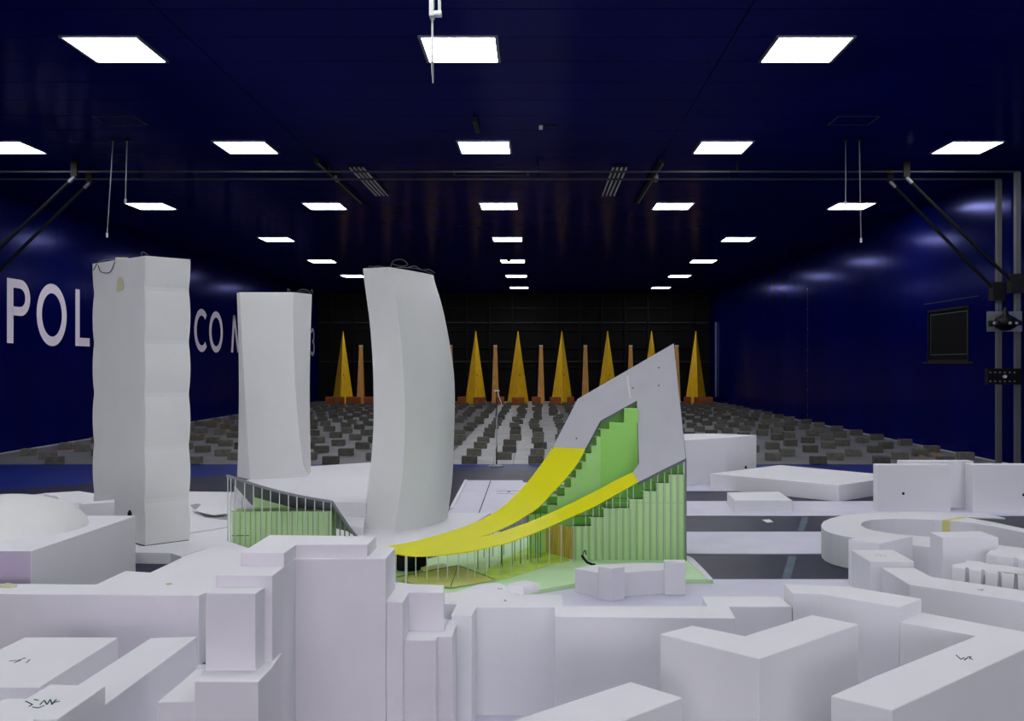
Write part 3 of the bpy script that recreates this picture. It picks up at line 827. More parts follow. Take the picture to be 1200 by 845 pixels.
cable_curls(ct, [[(-1.26, 7.0, z), (-1.24, 7.0, z + .02), (-1.21, 7.0, z + .012), (-1.18, 6.99, z + .02), (-1.13, 6.98, z + .01)],
                 [(-1.08, 6.95, z), (-1.06, 6.95, z + .05), (-1.0, 6.97, z + .065), (-.96, 7.0, z + .03), (-1.02, 7.0, z + .02), (-1.07, 6.97, z + .035)],
                 [(-.98, 7.05, z + .01), (-.92, 7.1, z + .03), (-.88, 7.2, z + .01), (-.84, 7.3, z + .025), (-.80, 7.4, z + .005)],
                 [(-1.1, 7.0, z), (-1.0, 7.1, z + .02), (-.9, 7.25, z + .02), (-.82, 7.4, z)]])
bm = new_bm()
for px, py in ((439, 582), (486.5, 580), (483.5, 423)): 
    q = at3(px, py, 6.86); box(bm, q.x - .003, q.x + .003, q.y - .0, q.y + .02, q.z - .012, q.z + .012)
bm.free()

# ================================================================ white podium and other foam buildings
def building(name, parts, label, m='foam', cat='model building', group='white foam model buildings', z0=0.0, bev=.0018):
    bm = new_bm()
    for pts, zb, zt in parts: prism(bm, pts, zb, zt)
    zs = z0
    o = obj(name, bm, M[m])
    tag(o, label, cat, group)
    return bevel(o, bev)
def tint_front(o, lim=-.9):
    # pinkish cast of the light on viewer-facing fronts, put in as a material
    o.data.materials.append(M['foam_pink_shade'])
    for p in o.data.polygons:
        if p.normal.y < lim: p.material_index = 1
def A(z, *pp): return [at(x, y, z) for x, y in pp]

# podium with a rectangular opening near the tallest tower, as abutting slabs
pod = thing('podium', (-2.0, 7.0, 0), 'thin white foam podium sheets spread under the three towers', 'podium')
h0, h1 = 158, 200
def slab(pts, zt, m='foam', nm='podium_sheet', zb=0.0):
    bm = new_bm(); prism(bm, pts, zb, zt); return bevel(obj(nm, bm, M[m], pod), .0015)
pz = PZ
slab(A(pz, (60, 650), (130, 648), (160, 647.5), (200, 648), (212, 652), (330, 615), (420, 640), (470, 640), (540, 622), (575, 601), (524, 601), (430, 578), (224, 576), (109, 578.5), (93, 575.5), (52, 578), (0, 585)), pz)
slab(A(pz, (212, 652.4), (330, 615.5), (420, 640.5), (420, 668), (300, 672), (222, 660)), pz)
# sloping bands on the podium surface
bm = new_bm(); prism(bm, A(pz + .012, (222, 619), (266, 613), (266, 617), (222, 624)), pz, pz + .012); bevel(obj('podium_step', bm, M['foam'], pod), .001)
# small sunken court with tiny posts
bm = new_bm(); prism(bm, A(pz + .003, (223, 592), (232, 590), (267, 603), (267, 609), (240, 606)), pz, pz + .003); obj('court_floor', bm, mat('court grey', (.45, .44, .42), .7, noise=.3, nscale=12), pod)
bm = new_bm(); prism(bm, A(pz + .03, (228, 598), (236, 591), (262, 596), (266, 601), (250, 603)), pz + .02, pz + .028); obj('court_roof', bm, M['foam'], pod)
for k in range(7):
    q = at(226 + k * 4.5, 600 + k * .9, pz)
    bm = new_bm(); rod(bm, (*q, pz), (*q, pz + .03), .003, 6); obj('court_post', bm, M['foam'], pod)
for k in range(2):
    q = at(259.5 if k else 152, 599, pz)
# mall
mall = building('mall_block', [(A(MZ, (276, 566), (340, 549.5), (364, 546.5), (434, 541.8), (450, 543), (445, 565), (429, 592), (391, 591), (300, 588)), PZ, MZ),
                (A(.236, (350, 568), (362, 556), (372, 553), (433, 553.5), (429, 589.5), (391, 588.5), (345, 581)), MZ - .002, .236)],
                'low wide white foam mall block under the twisted tower', z0=PZ)
bm = new_bm(); prism(bm, A(PZ + .055, (403, 604), (428, 606), (426, 618), (409, 616)), PZ, PZ + .055)
tag(bevel(obj('foam_building', bm, M['foam'])), 'small white foam wedge at the left foot of the curved tower', 'model building', 'white foam model buildings')

# --- left side
DZ = .419
dome = thing('domed_building', (-2.8, 5.0, 0), 'white foam block with a shallow round dome at the left edge', 'model building', 'white foam model buildings')
bm = new_bm(); prism(bm, A(DZ, (-150, 646), (36.4, 646), (159, 604.5), (-70, 604)), 0, DZ); o = bevel(obj('base_block', bm, M['foam'], dome))
o.data.materials.append(M['foam_violet_shade'])
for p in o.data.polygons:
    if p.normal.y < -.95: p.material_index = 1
bm = new_bm(); prof = []
R0, hh = .41, .175; rad = (R0 * R0 + hh * hh) / (2 * hh)
for i in range(15):
    t = i / 14; rr = R0 * math.cos(t * math.pi / 2); prof.append((rr if rr > 1e-4 else 0, DZ + hh * math.sqrt(max(0, 1 - (rr / R0) ** 2)) ** 1.15))
lathe(bm, prof, -2.82, 5.0, 64); obj('dome', bm, M['foam_warm'], dome, smooth=True)
building('foam_building', [(A(.443, (92, 591), (134, 588), (134, 585.5), (98, 588.5)), 0, .443), ], 'small upright white foam block between the dome and the tallest tower')
building('foam_building', [([*A(.15, (52, 578), (93, 575.6), (118, 579.5), (118, 588), (70, 590), (64, 588), (69, 584), (66, 581.5), (58, 580.5))], PZ, .15)], 'low white foam slab behind the dome, left of the tallest tower')
LZ = .30
lb = building('foam_building', [(A(LZ, (-120, 695), (233, 698), (241, 694.2), (266, 682), (300, 662), (300, 645), (266, 634), (215, 652.5), (176, 671), (147, 669), (112.7, 685), (-120, 683)), 0, LZ)],
         'long low white foam block across the left, in front of the domed block')
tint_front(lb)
bm = new_bm(); lathe(bm, [(0, 0), (.03, 0), (.022, .01), (0, .018)], 0, 0, 12, 1.4, .8)
for v in bm.verts: v.co += Vector((*at(9, 687.5, LZ), LZ))
tag(obj('clay_lump', bm, M['stain'], smooth=True), 'small yellow lump on the long low block at the left edge', 'clay lump')
bm = new_bm(); lathe(bm, [(0, 0), (.014, 0), (.012, .003), (0, .004)], 0, 0, 12)
for v in bm.verts: v.co += Vector((*at(198, 684.5, LZ), LZ))
tag(obj('round_plug', bm, M['stain'], smooth=True), 'small flat round plug on the long low block near the green pavilion', 'plug')

def pen(parent_obj, strokes, z, m='ink', w=.004):
    bm = new_bm()
    for s in strokes:
        P = [Vector((*at(x, y, z), z + .0008)) for x, y in s]
        for a_, b_ in zip(P[:-1], P[1:]): bar(bm, a_, b_, w, .0012)
    off = Vector(parent_obj.location)
    return obj('pen_mark', bm, M[m], parent_obj)
g1 = building('foam_building', [(A(.20, (-60, 790), (29, 747), (138.7, 747), (45.5, 805.6), (-90, 805.6)), 0, .20)], 'low flat white foam block at the left edge, pen marks on top')
pen(g1, [[(11, 775), (22, 774), (30, 771)], [(17, 777), (24, 774)], [(31, 777), (35, 773)]], .20, 'ink', .0035)
building('foam_building', [(A(.215, (176.6, 747.7), (231, 746), (124.6, 825), (116, 831.4), (47, 831.4)), 0, .215)], 'long narrow white foam block slanting away, left of the stepped tower block')
g2 = building('foam_building', [(A(.30, (9, 818.6), (31, 818.6), (58.5, 802.3), (123.5, 803.4), (68, 842.4), (41, 842.4), (30, 851), (-60, 851), (-60, 838)), 0, .30)], 'white foam block in the bottom left corner with green pen scribbles')
pen(g2, [[(30, 822), (38, 826), (34, 828)], [(40, 820), (45, 821)], [(47, 826), (52, 821), (55, 826), (59, 820), (61, 826), (66, 820), (62, 824), (70, 822)], [(38, 829), (45, 830), (52, 827)]], .30, 'ink_green', .0035)

# stepped tall block in front
zT, zA, zB, zC, zS3, zS4, zD = .685, .642, .607, .379, .500, .368, .322
sb = building('foam_building', [
    (A(zT, (315.8, 627), (440.7, 628.5), (430.6, 638), (346.4, 638.6), (333, 648), (282.5, 647.4)), 0, zT),
    (A(zA, (283.5, 662.5), (253, 674.6), (319, 674.6), (331.8, 664.7), (346, 655.2), (452, 654.6), (463, 642), (452, 639)), 0.001, zA),
    (A(zB, (250.6, 687.4), (240.7, 695.4), (299.3, 695.4), (310.5, 688), (322, 680), (280, 672)), 0.002, zB),
    (A(zC, (228, 799), (302.5, 799), (318.5, 782.5), (330, 765), (250, 770)), 0.003, zC),
    (A(zD, (184, 823), (228.6, 822.4), (249, 800), (246, 783), (229, 785)), 0.004, zD),
    (A(zS3, (453, 705), (472, 706), (479, 694.5), (520, 694.5), (520.6, 686), (480, 684), (463, 682), (440, 690)), 0.005, zS3),
    (A(zS4, (473, 750.5), (510.5, 750.5), (512.6, 746), (530, 746), (536.5, 727.5), (520, 725), (470, 735), (450, 745)), 0.006, zS4),
], 'tall stepped white foam block in the centre left foreground, steps on both sides')
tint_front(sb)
# long central block
CZ = .40
cb = building('foam_building', [(A(CZ, (528.6, 721), (553, 721.5), (558, 711.5), (650, 711.5), (650, 722.5), (862.5, 724.6), (854.6, 711), (928, 711), (913, 699), (823, 699), (829, 710.3), (660, 710), (659, 697),
                                    (604, 696), (600, 690), (584, 682.5), (560, 685), (535, 694), (512, 696), (512, 707.5), (535, 708)), 0, CZ)],
              'long white foam block across the centre foreground with a recessed middle bay')
building('foam_building', [(A(CZ + .033, (594.5, 684), (615.6, 679.9), (632, 683.5), (613, 687.2)), CZ, CZ + .033)], 'tiny white foam cube sitting on the long centre block', z0=CZ)
pen(cb, [[(591, 703), (591.5, 704.5), (594, 704.5)]], CZ, 'ink', .003)
pen(cb, [[(583, 690), (589, 690.3)]], CZ, 'ink', .0025)
# bottom centre
building('foam_building', [(A(.35, (739, 799), (800, 817.5), (690, 860), (655, 874), (530, 868)), 0, .35)], 'pointed white foam block at the bottom centre, corner towards the right')
# small curved block before the green building
SB = .198
sm = building('foam_building', [
    (A(.141, (673.5, 666), (700, 671), (715, 671.5), (732, 671), (755, 669.3), (779, 668), (803, 668), (803, 661), (760, 659.5), (720, 660.5), (692, 662.5)), 0.0065, .141),
    (A(.185, (700.7, 663.8), (717.5, 666.2), (732.5, 664), (719, 660.8)), 0.007, .185),
    (A(.187, (778, 656), (802.8, 656), (803.2, 659.7), (779, 659.5)), 0.0075, .187)],
    'small curved white foam block directly in front of the green finned facade')

# --- right side
building('foam_building', [(A(.487, (768, 517), (802, 516), (851.5, 513), (886.5, 510), (835, 508), (780, 509)), 0, .487)], 'tall white foam block right behind the green finned building')
o = building('foam_building', [(A(.155, (832, 555), (983, 568.6), (1056, 558), (914, 545)), 0, .155)], 'wide low white foam slab with a pointed outline, right of centre')
building('foam_building', [(A(.104, (852, 577), (913, 576), (928.5, 586.4), (861, 586.4)), 0.006, .104)], 'small flat square white foam slab on the lavender strip')
def lead(px, py, z, lab):
    q = at(px, py, z)
    bm = new_bm(); lathe(bm, [(0, z), (.012, z), (.012, z + .015), (.004, z + .03), (0, z + .03)], q[0], q[1], 10)
    tag(obj('pressure_plug', bm, M['black_cloth']), lab, 'plug')
lead(152, 604, DZ, 'tiny black plug on the back right corner of the domed block')
lead(874, 549, .155, 'tiny black plug at the back corner of the wide low slab')
# upright plates at the right
UZ = .35
def upright(px0, px1, ytop, ybase, th, lab, hole=None):
    d = EYE * F / (ybase - VY); z = EYE - (ytop - VY) * d / F
    x0 = (px0 - VX) * d / F; x1 = (px1 - VX) * d / F
    bm = new_bm(); box(bm, x0, x1, d, d + th, 0, z)
    o = bevel(obj('foam_building', bm, M['foam'])); tag(o, lab, 'model building', 'white foam model buildings')
    if hole:
        q = at3(hole[0], hole[1], d)
        bm = new_bm(); rod(bm, (q.x, d - .001, q.z), (q.x, d + .003, q.z), .012, 14); obj('plug_hole', bm, M['black_cloth'], o)
        bm = new_bm(); rod(bm, (q.x, d - .0008, q.z + .012), (q.x, d + .003, q.z + .012), .012, 14); obj('hole_rim', bm, M['white_paint'], o)
upright(1029, 1114, 545, 600, .12, 'upright white foam block with a black hole, left of the pair at the right edge', (1058.5, 578.5))
upright(1140, 1290, 545, 601, .15, 'upright white foam block at the right edge with a hole near its side', (1199.5, 580))
upright(1057, 1141, 540.5, 596, .12, 'upright white foam block standing behind the gap of the two right blocks')
bm = new_bm(); prism(bm, A(.012, (1050, 600), (1150, 601), (1178, 607), (1120, 606)), 0.001, .012); tag(obj('foam_building', bm, M['foam']), 'thin white foam sheet under the upright blocks at the right', 'model building', 'white foam model buildings')

# ring building
RZ = .20
outer = [(1300, 645), (1200, 619.5), (1165, 612), (1129, 605.8), (1100, 602.5), (1072, 601), (1050, 600.5), (1030, 600.8), (1006, 602), (987, 604), (973, 607.5), (965, 611), (962.3, 615), (963, 618.5), (967, 621.8), (975, 625), (985, 627.3), (1000, 630), (1030, 634.5), (1070, 639), (1110, 643.5), (1180, 652), (1300, 668)]
inner = [(1300, 652), (1200, 624), (1170, 618), (1143, 613.2), (1120, 610.8), (1094, 609), (1072, 608.2), (1049, 607.8), (1032, 608.4), (1020, 609.3), (1012, 611.3), (1009, 614), (1010, 616.5), (1016, 619.5), (1025, 621.8), (1035, 623.6), (1052, 626), (1072, 627.8), (1089, 629), (1105, 631), (1130, 634), (1190, 641), (1300, 655)]
ro = [at(x, y, RZ) for x, y in outer]; ri = [at(x, y, RZ) for x, y in inner]
bm = new_bm(); n = len(ro); g = {}
for nm, ps in (('o', ro), ('i', ri)):
    for zz in (0, RZ): g[nm, zz] = [bm.verts.new((p[0], p[1], zz)) for p in ps]
for i in range(n - 1):
    bm.faces.new((g['o', RZ][i], g['o', RZ][i + 1], g['i', RZ][i + 1], g['i', RZ][i]))
    bm.faces.new((g['o', 0][i + 1], g['o', 0][i], g['i', 0][i], g['i', 0][i + 1]))
    bm.faces.new((g['o', 0][i], g['o', 0][i + 1], g['o', RZ][i + 1], g['o', RZ][i]))
    bm.faces.new((g['i', 0][i + 1], g['i', 0][i], g['i', RZ][i], g['i', RZ][i + 1]))
for i in (0, n - 1): bm.faces.new((g['o', 0][i], g['o', RZ][i], g['i', RZ][i], g['i', 0][i]))
ring = obj('ring_building', bm, M['foam']); tag(bevel(ring), 'curved white foam ring building with an open court at the right', 'model building', 'white foam model buildings')
ta, tb, tc, td = at(1104, 609.7, RZ), at(1113, 610.3, RZ), at(1134, 606.3, RZ), at(1125, 605.7, RZ)
bm = new_bm(); prism(bm, [ta, tb, tc, td], RZ + .0002, RZ + .0015); obj('tape', bm, M['tape'], ring)
bm = new_bm(); prism(bm, [(ta[0], ta[1] - .006), (tb[0], tb[1] - .006), (tb[0], tb[1] - .003), (ta[0], ta[1] - .003)], RZ - .085, RZ + .001); obj('tape', bm, M['tape'], ring)
building('foam_building', [(A(.267, (994, 632), (1031, 637), (1069.8, 628.3), (1044, 625)), 0, .267)], 'white foam block against the ring building, with two faces meeting at a corner')
g3 = building('foam_building', [(A(.244, (998, 644.6), (1019, 658), (1071, 658), (1046.6, 644.4)), 0, .244)], 'white foam block with a slanted left face and pen marks, before the ring building')
pen(g3, [[(1026, 652), (1031, 650), (1034, 652.5)], [(1036, 650.5), (1038, 652.5)]], .244, 'stain', .004)
building('foam_building', [(A(.33, (1089.6, 623.5), (1149.5, 622.4), (1169.7, 630), (1104.6, 630)), 0, .33)], 'tall cube-like white foam block standing in front of the ring court')
g4 = building('foam_building', [(A(.22, (1033.5, 665.4), (1071.4, 665.4), (1091.6, 676), (1116, 679.7), (1200, 692), (1290, 705), (1290, 721), (1200, 705.2), (1065.5, 685)), 0, .22)], 'long bent white foam block running off the right edge')
pen(g4, [[(1146, 691), (1147, 692)], [(1149, 690.5), (1150, 692.5)], [(1151.5, 690.8), (1152.5, 692)]], .22, 'ink', .003)
# scalloped terrace blocks
zz = .245; fr = [(1116, 664.5)]
x = 1117
while x < 1290:
    yb = 664.5 + (x - 1116) * .135
    fr += [(x, yb), (x + 14, yb + 1.8), (x + 14.5, yb - .2), (x + 18, yb + .2), (x + 18.5, yb + 2.4)]
    x += 19
fr2 = [(p[0], p[1]) for p in fr]
bk = [(1290, 677), (1230, 668), (1200, 666), (1185, 663.8), (1180, 662.5), (1160, 661), (1150, 658.5), (1133, 656.3), (1131, 659), (1122, 660.5), (1116, 661.5)]
building('foam_building', [([at(px, py, zz) for px, py in fr2 + bk], 0, zz)], 'white foam terrace block with notched front, nearer of the two at the right edge')
zz = .27
building('foam_building', [(A(zz, (1155.5, 649), (1168, 651.5), (1186, 654), (1187, 653), (1192, 653.6), (1193, 655.2), (1290, 668), (1290, 655), (1200, 642.5), (1190, 642), (1184, 640.5), (1171, 640.2), (1168, 643.5), (1160, 645)), 0, zz)], 'white foam terrace block with notched front, farther of the two at the right edge')
# long block and L block
building('foam_building', [(A(.45, (918.7, 684.5), (994, 687.4), (1080, 701.6), (1054, 711.5), (961.5, 695.7), (929, 695)), 0, .45)], 'slightly bent white foam block behind the L-shaped block')
building('foam_building', [(A(.45, (773.6, 743), (811.5, 733), (872.8, 745.4), (951.6, 720.6), (1006.5, 731.5), (889.6, 772)), 0, .45)], 'L-shaped white foam block pointing at the viewer, right of centre')
g5 = building('foam_building', [(A(.40, (1080.4, 717.6), (1200, 740.4), (1270, 755), (1200, 761), (1045.4, 832.3), (973.6, 815.5), (1028, 791.4), (1144, 745), (1054.3, 728.8)), 0, .40)], 'large V-shaped white foam block in the bottom right corner with pen marks')
pen(g5, [[(1120.5, 768), (1126, 773), (1130, 771)], [(1130, 774), (1134, 771), (1131, 773)], [(1134, 770), (1138, 770), (1136, 772), (1140, 773)]], .40, 'ink', .003)
if False: building('foam_building', [(A(.37, (1004, 791), (1040, 784), (1060, 772), (1010, 776)), 0, .37)], 'small white foam piece showing in the court behind the V-shaped block')

# ================================================================ canopy building (hanging yellow roof, green terraces)
GZ = .03
cw = thing('canopy_building', (.4, 6.1, 0), 'green terraced model building under a grey and yellow hanging roof', 'model building')
bm = new_bm()
prism(bm, A(GZ, (836, 679), (825, 667), (803, 650), (700, 632), (575, 632), (545, 645), (470, 662), (445, 672), (463, 686), (521, 699), (578, 697), (633, 691), (672, 684), (700, 679)), 0.0065, GZ)
obj('ground_plate', bm, M['green_pale'], cw)
bm = new_bm(); prism(bm, A(GZ + .004, (803, 650), (812, 654), (825, 667), (836, 679), (830, 679), (818, 668), (806, 657)), GZ, GZ + .004); obj('plate_border', bm, M['foam'], cw)

GA, GB = .57, 1.37
def roof_pt(px, py, drop=0.0):
    # the grey roof is one inclined plane: z = 1.428 - GA*(.95-X) - GB*(6.59-Y)
    kx = (px - VX) / F; kz = (py - VY) / F
    d = (EYE - 1.428 + GA * .95 + GB * 6.59) / (GA * kx + GB + kz)
    return Vector((kx * d, d, EYE - kz * d - drop))
def roof_z(X, Y): return 1.428 - GA * (.95 - X) - GB * (6.59 - Y)
outl = [(648, 524), (677, 467.5), (789.5, 402.5), (803.5, 537), (747.5, 565), (742, 553), (749, 543), (746.5, 469), (703.5, 493), (686, 526)]
bm = new_bm(); bm.faces.new([bm.verts.new(roof_pt(*p)) for p in outl])
o = obj('grey_roof', bm, M['roof_grey'], cw, fix=False)
if o.data.polygons[0].normal.z < 0: o.data.flip_normals()
sd = o.modifiers.new('thickness', 'SOLIDIFY'); sd.thickness = .014; sd.offset = -1
# dark rim under the roof edges
bm = new_bm()
for a_, b_ in ((2, 3), (3, 4), (6, 7), (7, 8), (8, 9), (0, 1)):
    bar(bm, roof_pt(*outl[a_], .012), roof_pt(*outl[b_], .012), .006, .012)
obj('roof_rim', bm, M['edge_grey'], cw)
bm = new_bm(); pa, pb = roof_pt(735, 441), roof_pt(739, 467); bar(bm, pa + Vector((0, 0, .001)), pb + Vector((0, 0, .001)), .014, .003); obj('roof_seam', bm, M['white_paint'], cw)
for px, py in ((772, 431), (772, 452), (741.5, 455), (675.5, 514)):
    q = roof_pt(px, py); bm = new_bm(); rod(bm, q, q + Vector((0, -.003, .003)), .005, 8); obj('screw', bm, M['ink'], cw)

def C3(tab):  # (px, py, d) -> 3D
    return [at3(*t) for t in tab]
def resample(P, n):
    # Catmull-Rom then equal steps
    S = []
    for i in range(len(P) - 1):
        p0 = P[max(i - 1, 0)]; p1 = P[i]; p2 = P[i + 1]; p3 = P[min(i + 2, len(P) - 1)]
        for k in range(12):
            t = k / 12
            S.append(.5 * ((2 * p1) + (p2 - p0) * t + (2 * p0 - 5 * p1 + 4 * p2 - p3) * t * t + (3 * p1 - p0 - 3 * p2 + p3) * t ** 3))
    S.append(P[-1])
    L = [0]
    for a_, b_ in zip(S[:-1], S[1:]): L.append(L[-1] + (b_ - a_).length)
    out = []; j = 0
    for i in range(n):
        s = L[-1] * i / (n - 1)
        while j < len(L) - 2 and L[j + 1] < s: j += 1
        t = (s - L[j]) / max(L[j + 1] - L[j], 1e-9); out.append(S[j].lerp(S[j + 1], min(max(t, 0), 1)))
    return out
r0 = roof_pt(648, 524); r1 = roof_pt(686, 526); r2 = roof_pt(742, 553); r3 = roof_pt(747.5, 565)
back = [r0] + C3([(636, 541.5, 6.42), (619, 564, 6.34), (603, 581, 6.28), (587.6, 595, 6.22), (570, 606, 6.16), (552.6, 614, 6.1), (537, 619.5, 6.03)])
backL = C3([(537, 619.5, 6.03), (517, 625.7, 5.95), (500, 630.5, 5.86), (482.5, 635, 5.78), (463, 638.5, 5.70), (442, 640, 5.62)])
hole1 = [r1] + C3([(678, 541, 6.30), (661.7, 562, 6.25), (645, 580, 6.20), (631, 594.5, 6.13), (615, 605, 6.06), (598, 614.8, 6.0), (580, 623, 5.9), (560, 630.4, 5.8)])
hole2 = [r2] + C3([(720, 563.5, 6.12), (703, 573, 6.11), (687, 581, 6.11), (670, 589.5, 6.08), (653, 597.5, 6.05), (636, 605, 6.02), (620, 611.8, 5.98), (605, 617, 5.93), (585, 624, 5.86), (560, 630.4, 5.8)])
midL = C3([(560, 630.4, 5.8), (535, 637, 5.72), (510, 641, 5.65), (485, 643, 5.60), (463, 644, 5.57), (440, 643.5, 5.55)])
front = [r3] + C3([(728, 576, 6.06), (703, 590, 6.05), (687, 598, 6.03), (670, 605.5, 6.0), (645, 616.5, 5.90), (620, 627, 5.78), (595, 635.7, 5.64), (565, 643, 5.53), (548, 646.5, 5.50)])
frontL = C3([(548, 646.5, 5.50), (520, 650, 5.46), (500, 651.2, 5.44), (480, 651, 5.43), (463, 648.5, 5.43), (440, 645.5, 5.45)])
bm = new_bm()
def strip(a_, b_, n):
    A_ = resample(a_, n); B_ = resample(b_, n)
    va = [bm.verts.new(p) for p in A_]; vb = [bm.verts.new(p) for p in B_]
    for i in range(n - 1): bm.faces.new((va[i], va[i + 1], vb[i + 1], vb[i]))
strip(back, hole1, 30); strip(hole2, front, 30); strip(backL, midL, 20); strip(midL, frontL, 20)
# closing pieces at the tip of the opening
v = [bm.verts.new(p) for p in (back[-1], hole1[-1], hole1[-1])][:0]
bmesh.ops.remove_doubles(bm, verts=bm.verts[:], dist=.0008)
o = obj('yellow_canopy', bm, M['yellow'], cw, smooth=True)
if sum(p.normal.z for p in o.data.polygons) < 0: o.data.flip_normals()
sd = o.modifiers.new('thickness', 'SOLIDIFY'); sd.thickness = .006; sd.offset = -1
es = o.modifiers.new('edges', 'EDGE_SPLIT'); es.split_angle = math.radians(35)

# green front facade with steps
FD = 6.085
steps = [(672.5, 692.5, 616.5), (692.5, 707.5, 606), (707.5, 738, 595.5), (738, 754, 585), (754, 769, 575.5), (769, 784, 566), (784, 802, 556)]
def zx(px, d): return (px - VX) * d / F
def zy(py, d): return EYE - (py - VY) * d / F
bm = new_bm()
for i, (a_, b_, yy) in enumerate(steps):
    box(bm, zx(a_, FD), zx(b_, FD), FD, 6.17, GZ, zy(yy, FD))
ffc = obj('front_facade', bm, M['green'], cw)
bm = new_bm()
for i, (a_, b_, yy) in enumerate(steps):
    x0, x1 = zx(a_, FD), zx(b_, FD)
    n = max(1, int((x1 - x0) / .012))
    for k in range(n):
        xa = x0 + (x1 - x0) * k / n; xb = x0 + (x1 - x0) * (k + 1) / n
        zt = (roof_z(xa, 6.13) - .022) if i > 2 else zy(yy, FD) + .050
        box(bm, xa, xb, 6.13, 6.20, GZ, zt)
obj('terrace_core', bm, M['green_shade'], cw)
# slabs (floor edges) at each step
bm = new_bm()
for i, (a_, b_, yy) in enumerate(steps):
    zt = zy(yy, FD); box(bm, zx(a_, FD) - .012, zx(b_, FD), FD - .004, 6.13, zt - .004, zt)
obj('terrace_slab', bm, M['green_pale'], cw)
x = 672.8; i = 0
while x < 802:
    s = [t for t in steps if t[0] <= x + .5 < t[1] + .6]
    yy = s[-1][2] if s else 556
    X = zx(x, FD); bm = new_bm(); box(bm, X, X + .015, FD - .008, FD, GZ, zy(yy, FD) - .004); obj('fin', bm, M['green_fin'], ffc)
    x += 8.0; i += 1
bm = new_bm(); box(bm, zx(692, FD), zx(802, FD), FD - .002, FD, .395, .398); obj('facade_joint', bm, M['green_fin'], ffc)
# right wing stepping up to the roof peak
bm = new_bm()
for k in range(7):
    y0 = 6.17 + k * .06; box(bm, .70, .945, y0, y0 + .062, GZ, min(roof_z(.70, y0) - .03, 1.2))
obj('side_wing', bm, M['green_shade'], cw)
# back block seen through the opening
bsteps = [(620, 641.7, 603), (641.7, 653, 592), (653, 661.7, 581), (661.7, 669, 571), (669, 675, 559.5), (675, 682, 550), (682, 686.5, 541), (686.5, 693, 531), (693, 699, 521.7), (699, 704, 511.7), (704, 714, 502.5), (714, 731.7, 495), (731.7, 748, 478.5)]
def bd_(px): return 6.28 + (min(px, 704) - 620) / 84 * .14
bm = new_bm()
for a_, b_, yy in bsteps:
    if a_ >= 704: break
    d0, d1 = bd_(a_), bd_(b_)
    prism(bm, [(zx(a_, d0), d0), (zx(b_, d1), d1), (zx(b_, d1), d1 + .06), (zx(a_, d0), d0 + .06)], GZ, zy(yy, d0))
obj('back_facade', bm, M['green_back'], cw)
bm = new_bm()
for a_, b_, yy in bsteps:
    if a_ < 704: continue
    d0 = 6.42 - (a_ - 704) / 44 * .10; d1 = 6.42 - (b_ - 704) / 44 * .10
    prism(bm, [(zx(a_, d0), d0), (zx(b_, d1), d1), (zx(b_, d1), d1 + .06), (zx(a_, d0), d0 + .06)], GZ, zy(yy, d0))
obj('court_wall', bm, M['green_bounce'], cw)
bm = new_bm()
for i, (a_, b_, yy) in enumerate(bsteps):
    d0 = bd_(a_) + .055
    x0, x1 = zx(a_, d0), zx(b_, d0)
    n = max(1, int((x1 - x0) / .012))
    for k in range(n):
        xa = x0 + (x1 - x0) * k / n; xb = x0 + (x1 - x0) * (k + 1) / n
        zt = (roof_z(xa, d0) - .022) if a_ >= 682 else zy(yy, d0) + .055
        box(bm, xa, xb, d0, 6.54, GZ, zt)
obj('back_core', bm, M['green_shade'], cw)
bm = new_bm()
for a_, b_, yy in bsteps[:11]:
    d0 = bd_(a_); zt = zy(yy, d0); box(bm, zx(a_, d0) - .03, zx(b_, d0), d0 - .002, d0 + .055, zt - .004, zt)
obj('back_slab', bm, M['green_pale'], cw)
# tan end wall under the canopy
bm = new_bm(); prism(bm, [(.228, FD), (.236, FD), (.03, 6.36), (.02, 6.36)], GZ, .235); obj('end_wall', bm, M['wood_tan'], cw)
# posts
def post(parent, p, zb, m='post_pale', r=.0028):
    bm = new_bm(); rod(bm, (p[0], p[1], zb), (p[0], p[1], p[2]), r, 6); obj('post', bm, M[m], parent)
FF = resample(front, 120)
def near_px(P, px): return min(P, key=lambda p: abs(VX + p.x * F / p.y - px))
px = 556
while px < 747:
    p = near_px(FF, px); zb = GZ
    post(cw, (p.x, min(p.y, FD - .014) + .0, p.z - .006), zb)
    px += 8 if px > 672 else 14.5
for px in (755, 763, 771, 779, 787, 795):
    q = roof_pt(px, 537 + (803 - px) / 56 * 28); post(cw, (q.x, FD - .014, q.z - .014), GZ)
bm = new_bm(); q = roof_pt(803.5, 537); rod(bm, (q.x, q.y, GZ), (q.x, q.y, q.z - .01), .006, 8); obj('corner_post', bm, M['steel'], cw)
FL = resample(frontL, 60)
for px in (464, 475.5, 487.5, 500, 512.5, 525, 538, 549):
    p = near_px(FL, px)
    bm = new_bm(); rod(bm, (p.x, p.y, GZ), (p.x, p.y, p.z - .006), .0075 if px in (464, 475.5) else .003, 8); obj('post', bm, M['post_pale'], cw)
H1 = resample(hole1, 90); H2 = resample(hole2, 90); BK = resample(back, 90)
for px in (574, 588, 603, 610, 619, 627, 634): post(cw, near_px(H1, px) - Vector((0, 0, .006)), GZ, 'post_green', .003)
for px in (560, 574, 588, 599.5, 610, 622, 631): post(cw, near_px(H2, px) - Vector((0, 0, .006)), GZ, 'post_green', .003)
for px in (556, 567, 578, 590): post(cw, near_px(BK, px) - Vector((0, 0, .006)), GZ, 'post_green', .0025)
bm = new_bm(); prism(bm, A(GZ + .003, (566, 672), (590, 655), (622, 640), (650, 634), (662, 650), (668, 657), (640, 663), (600, 676), (575, 681)), GZ, GZ + .003); obj('court_light_patch', bm, M['yellow_light'], cw)  # yellow light falling through the canopy, painted as a thin plate
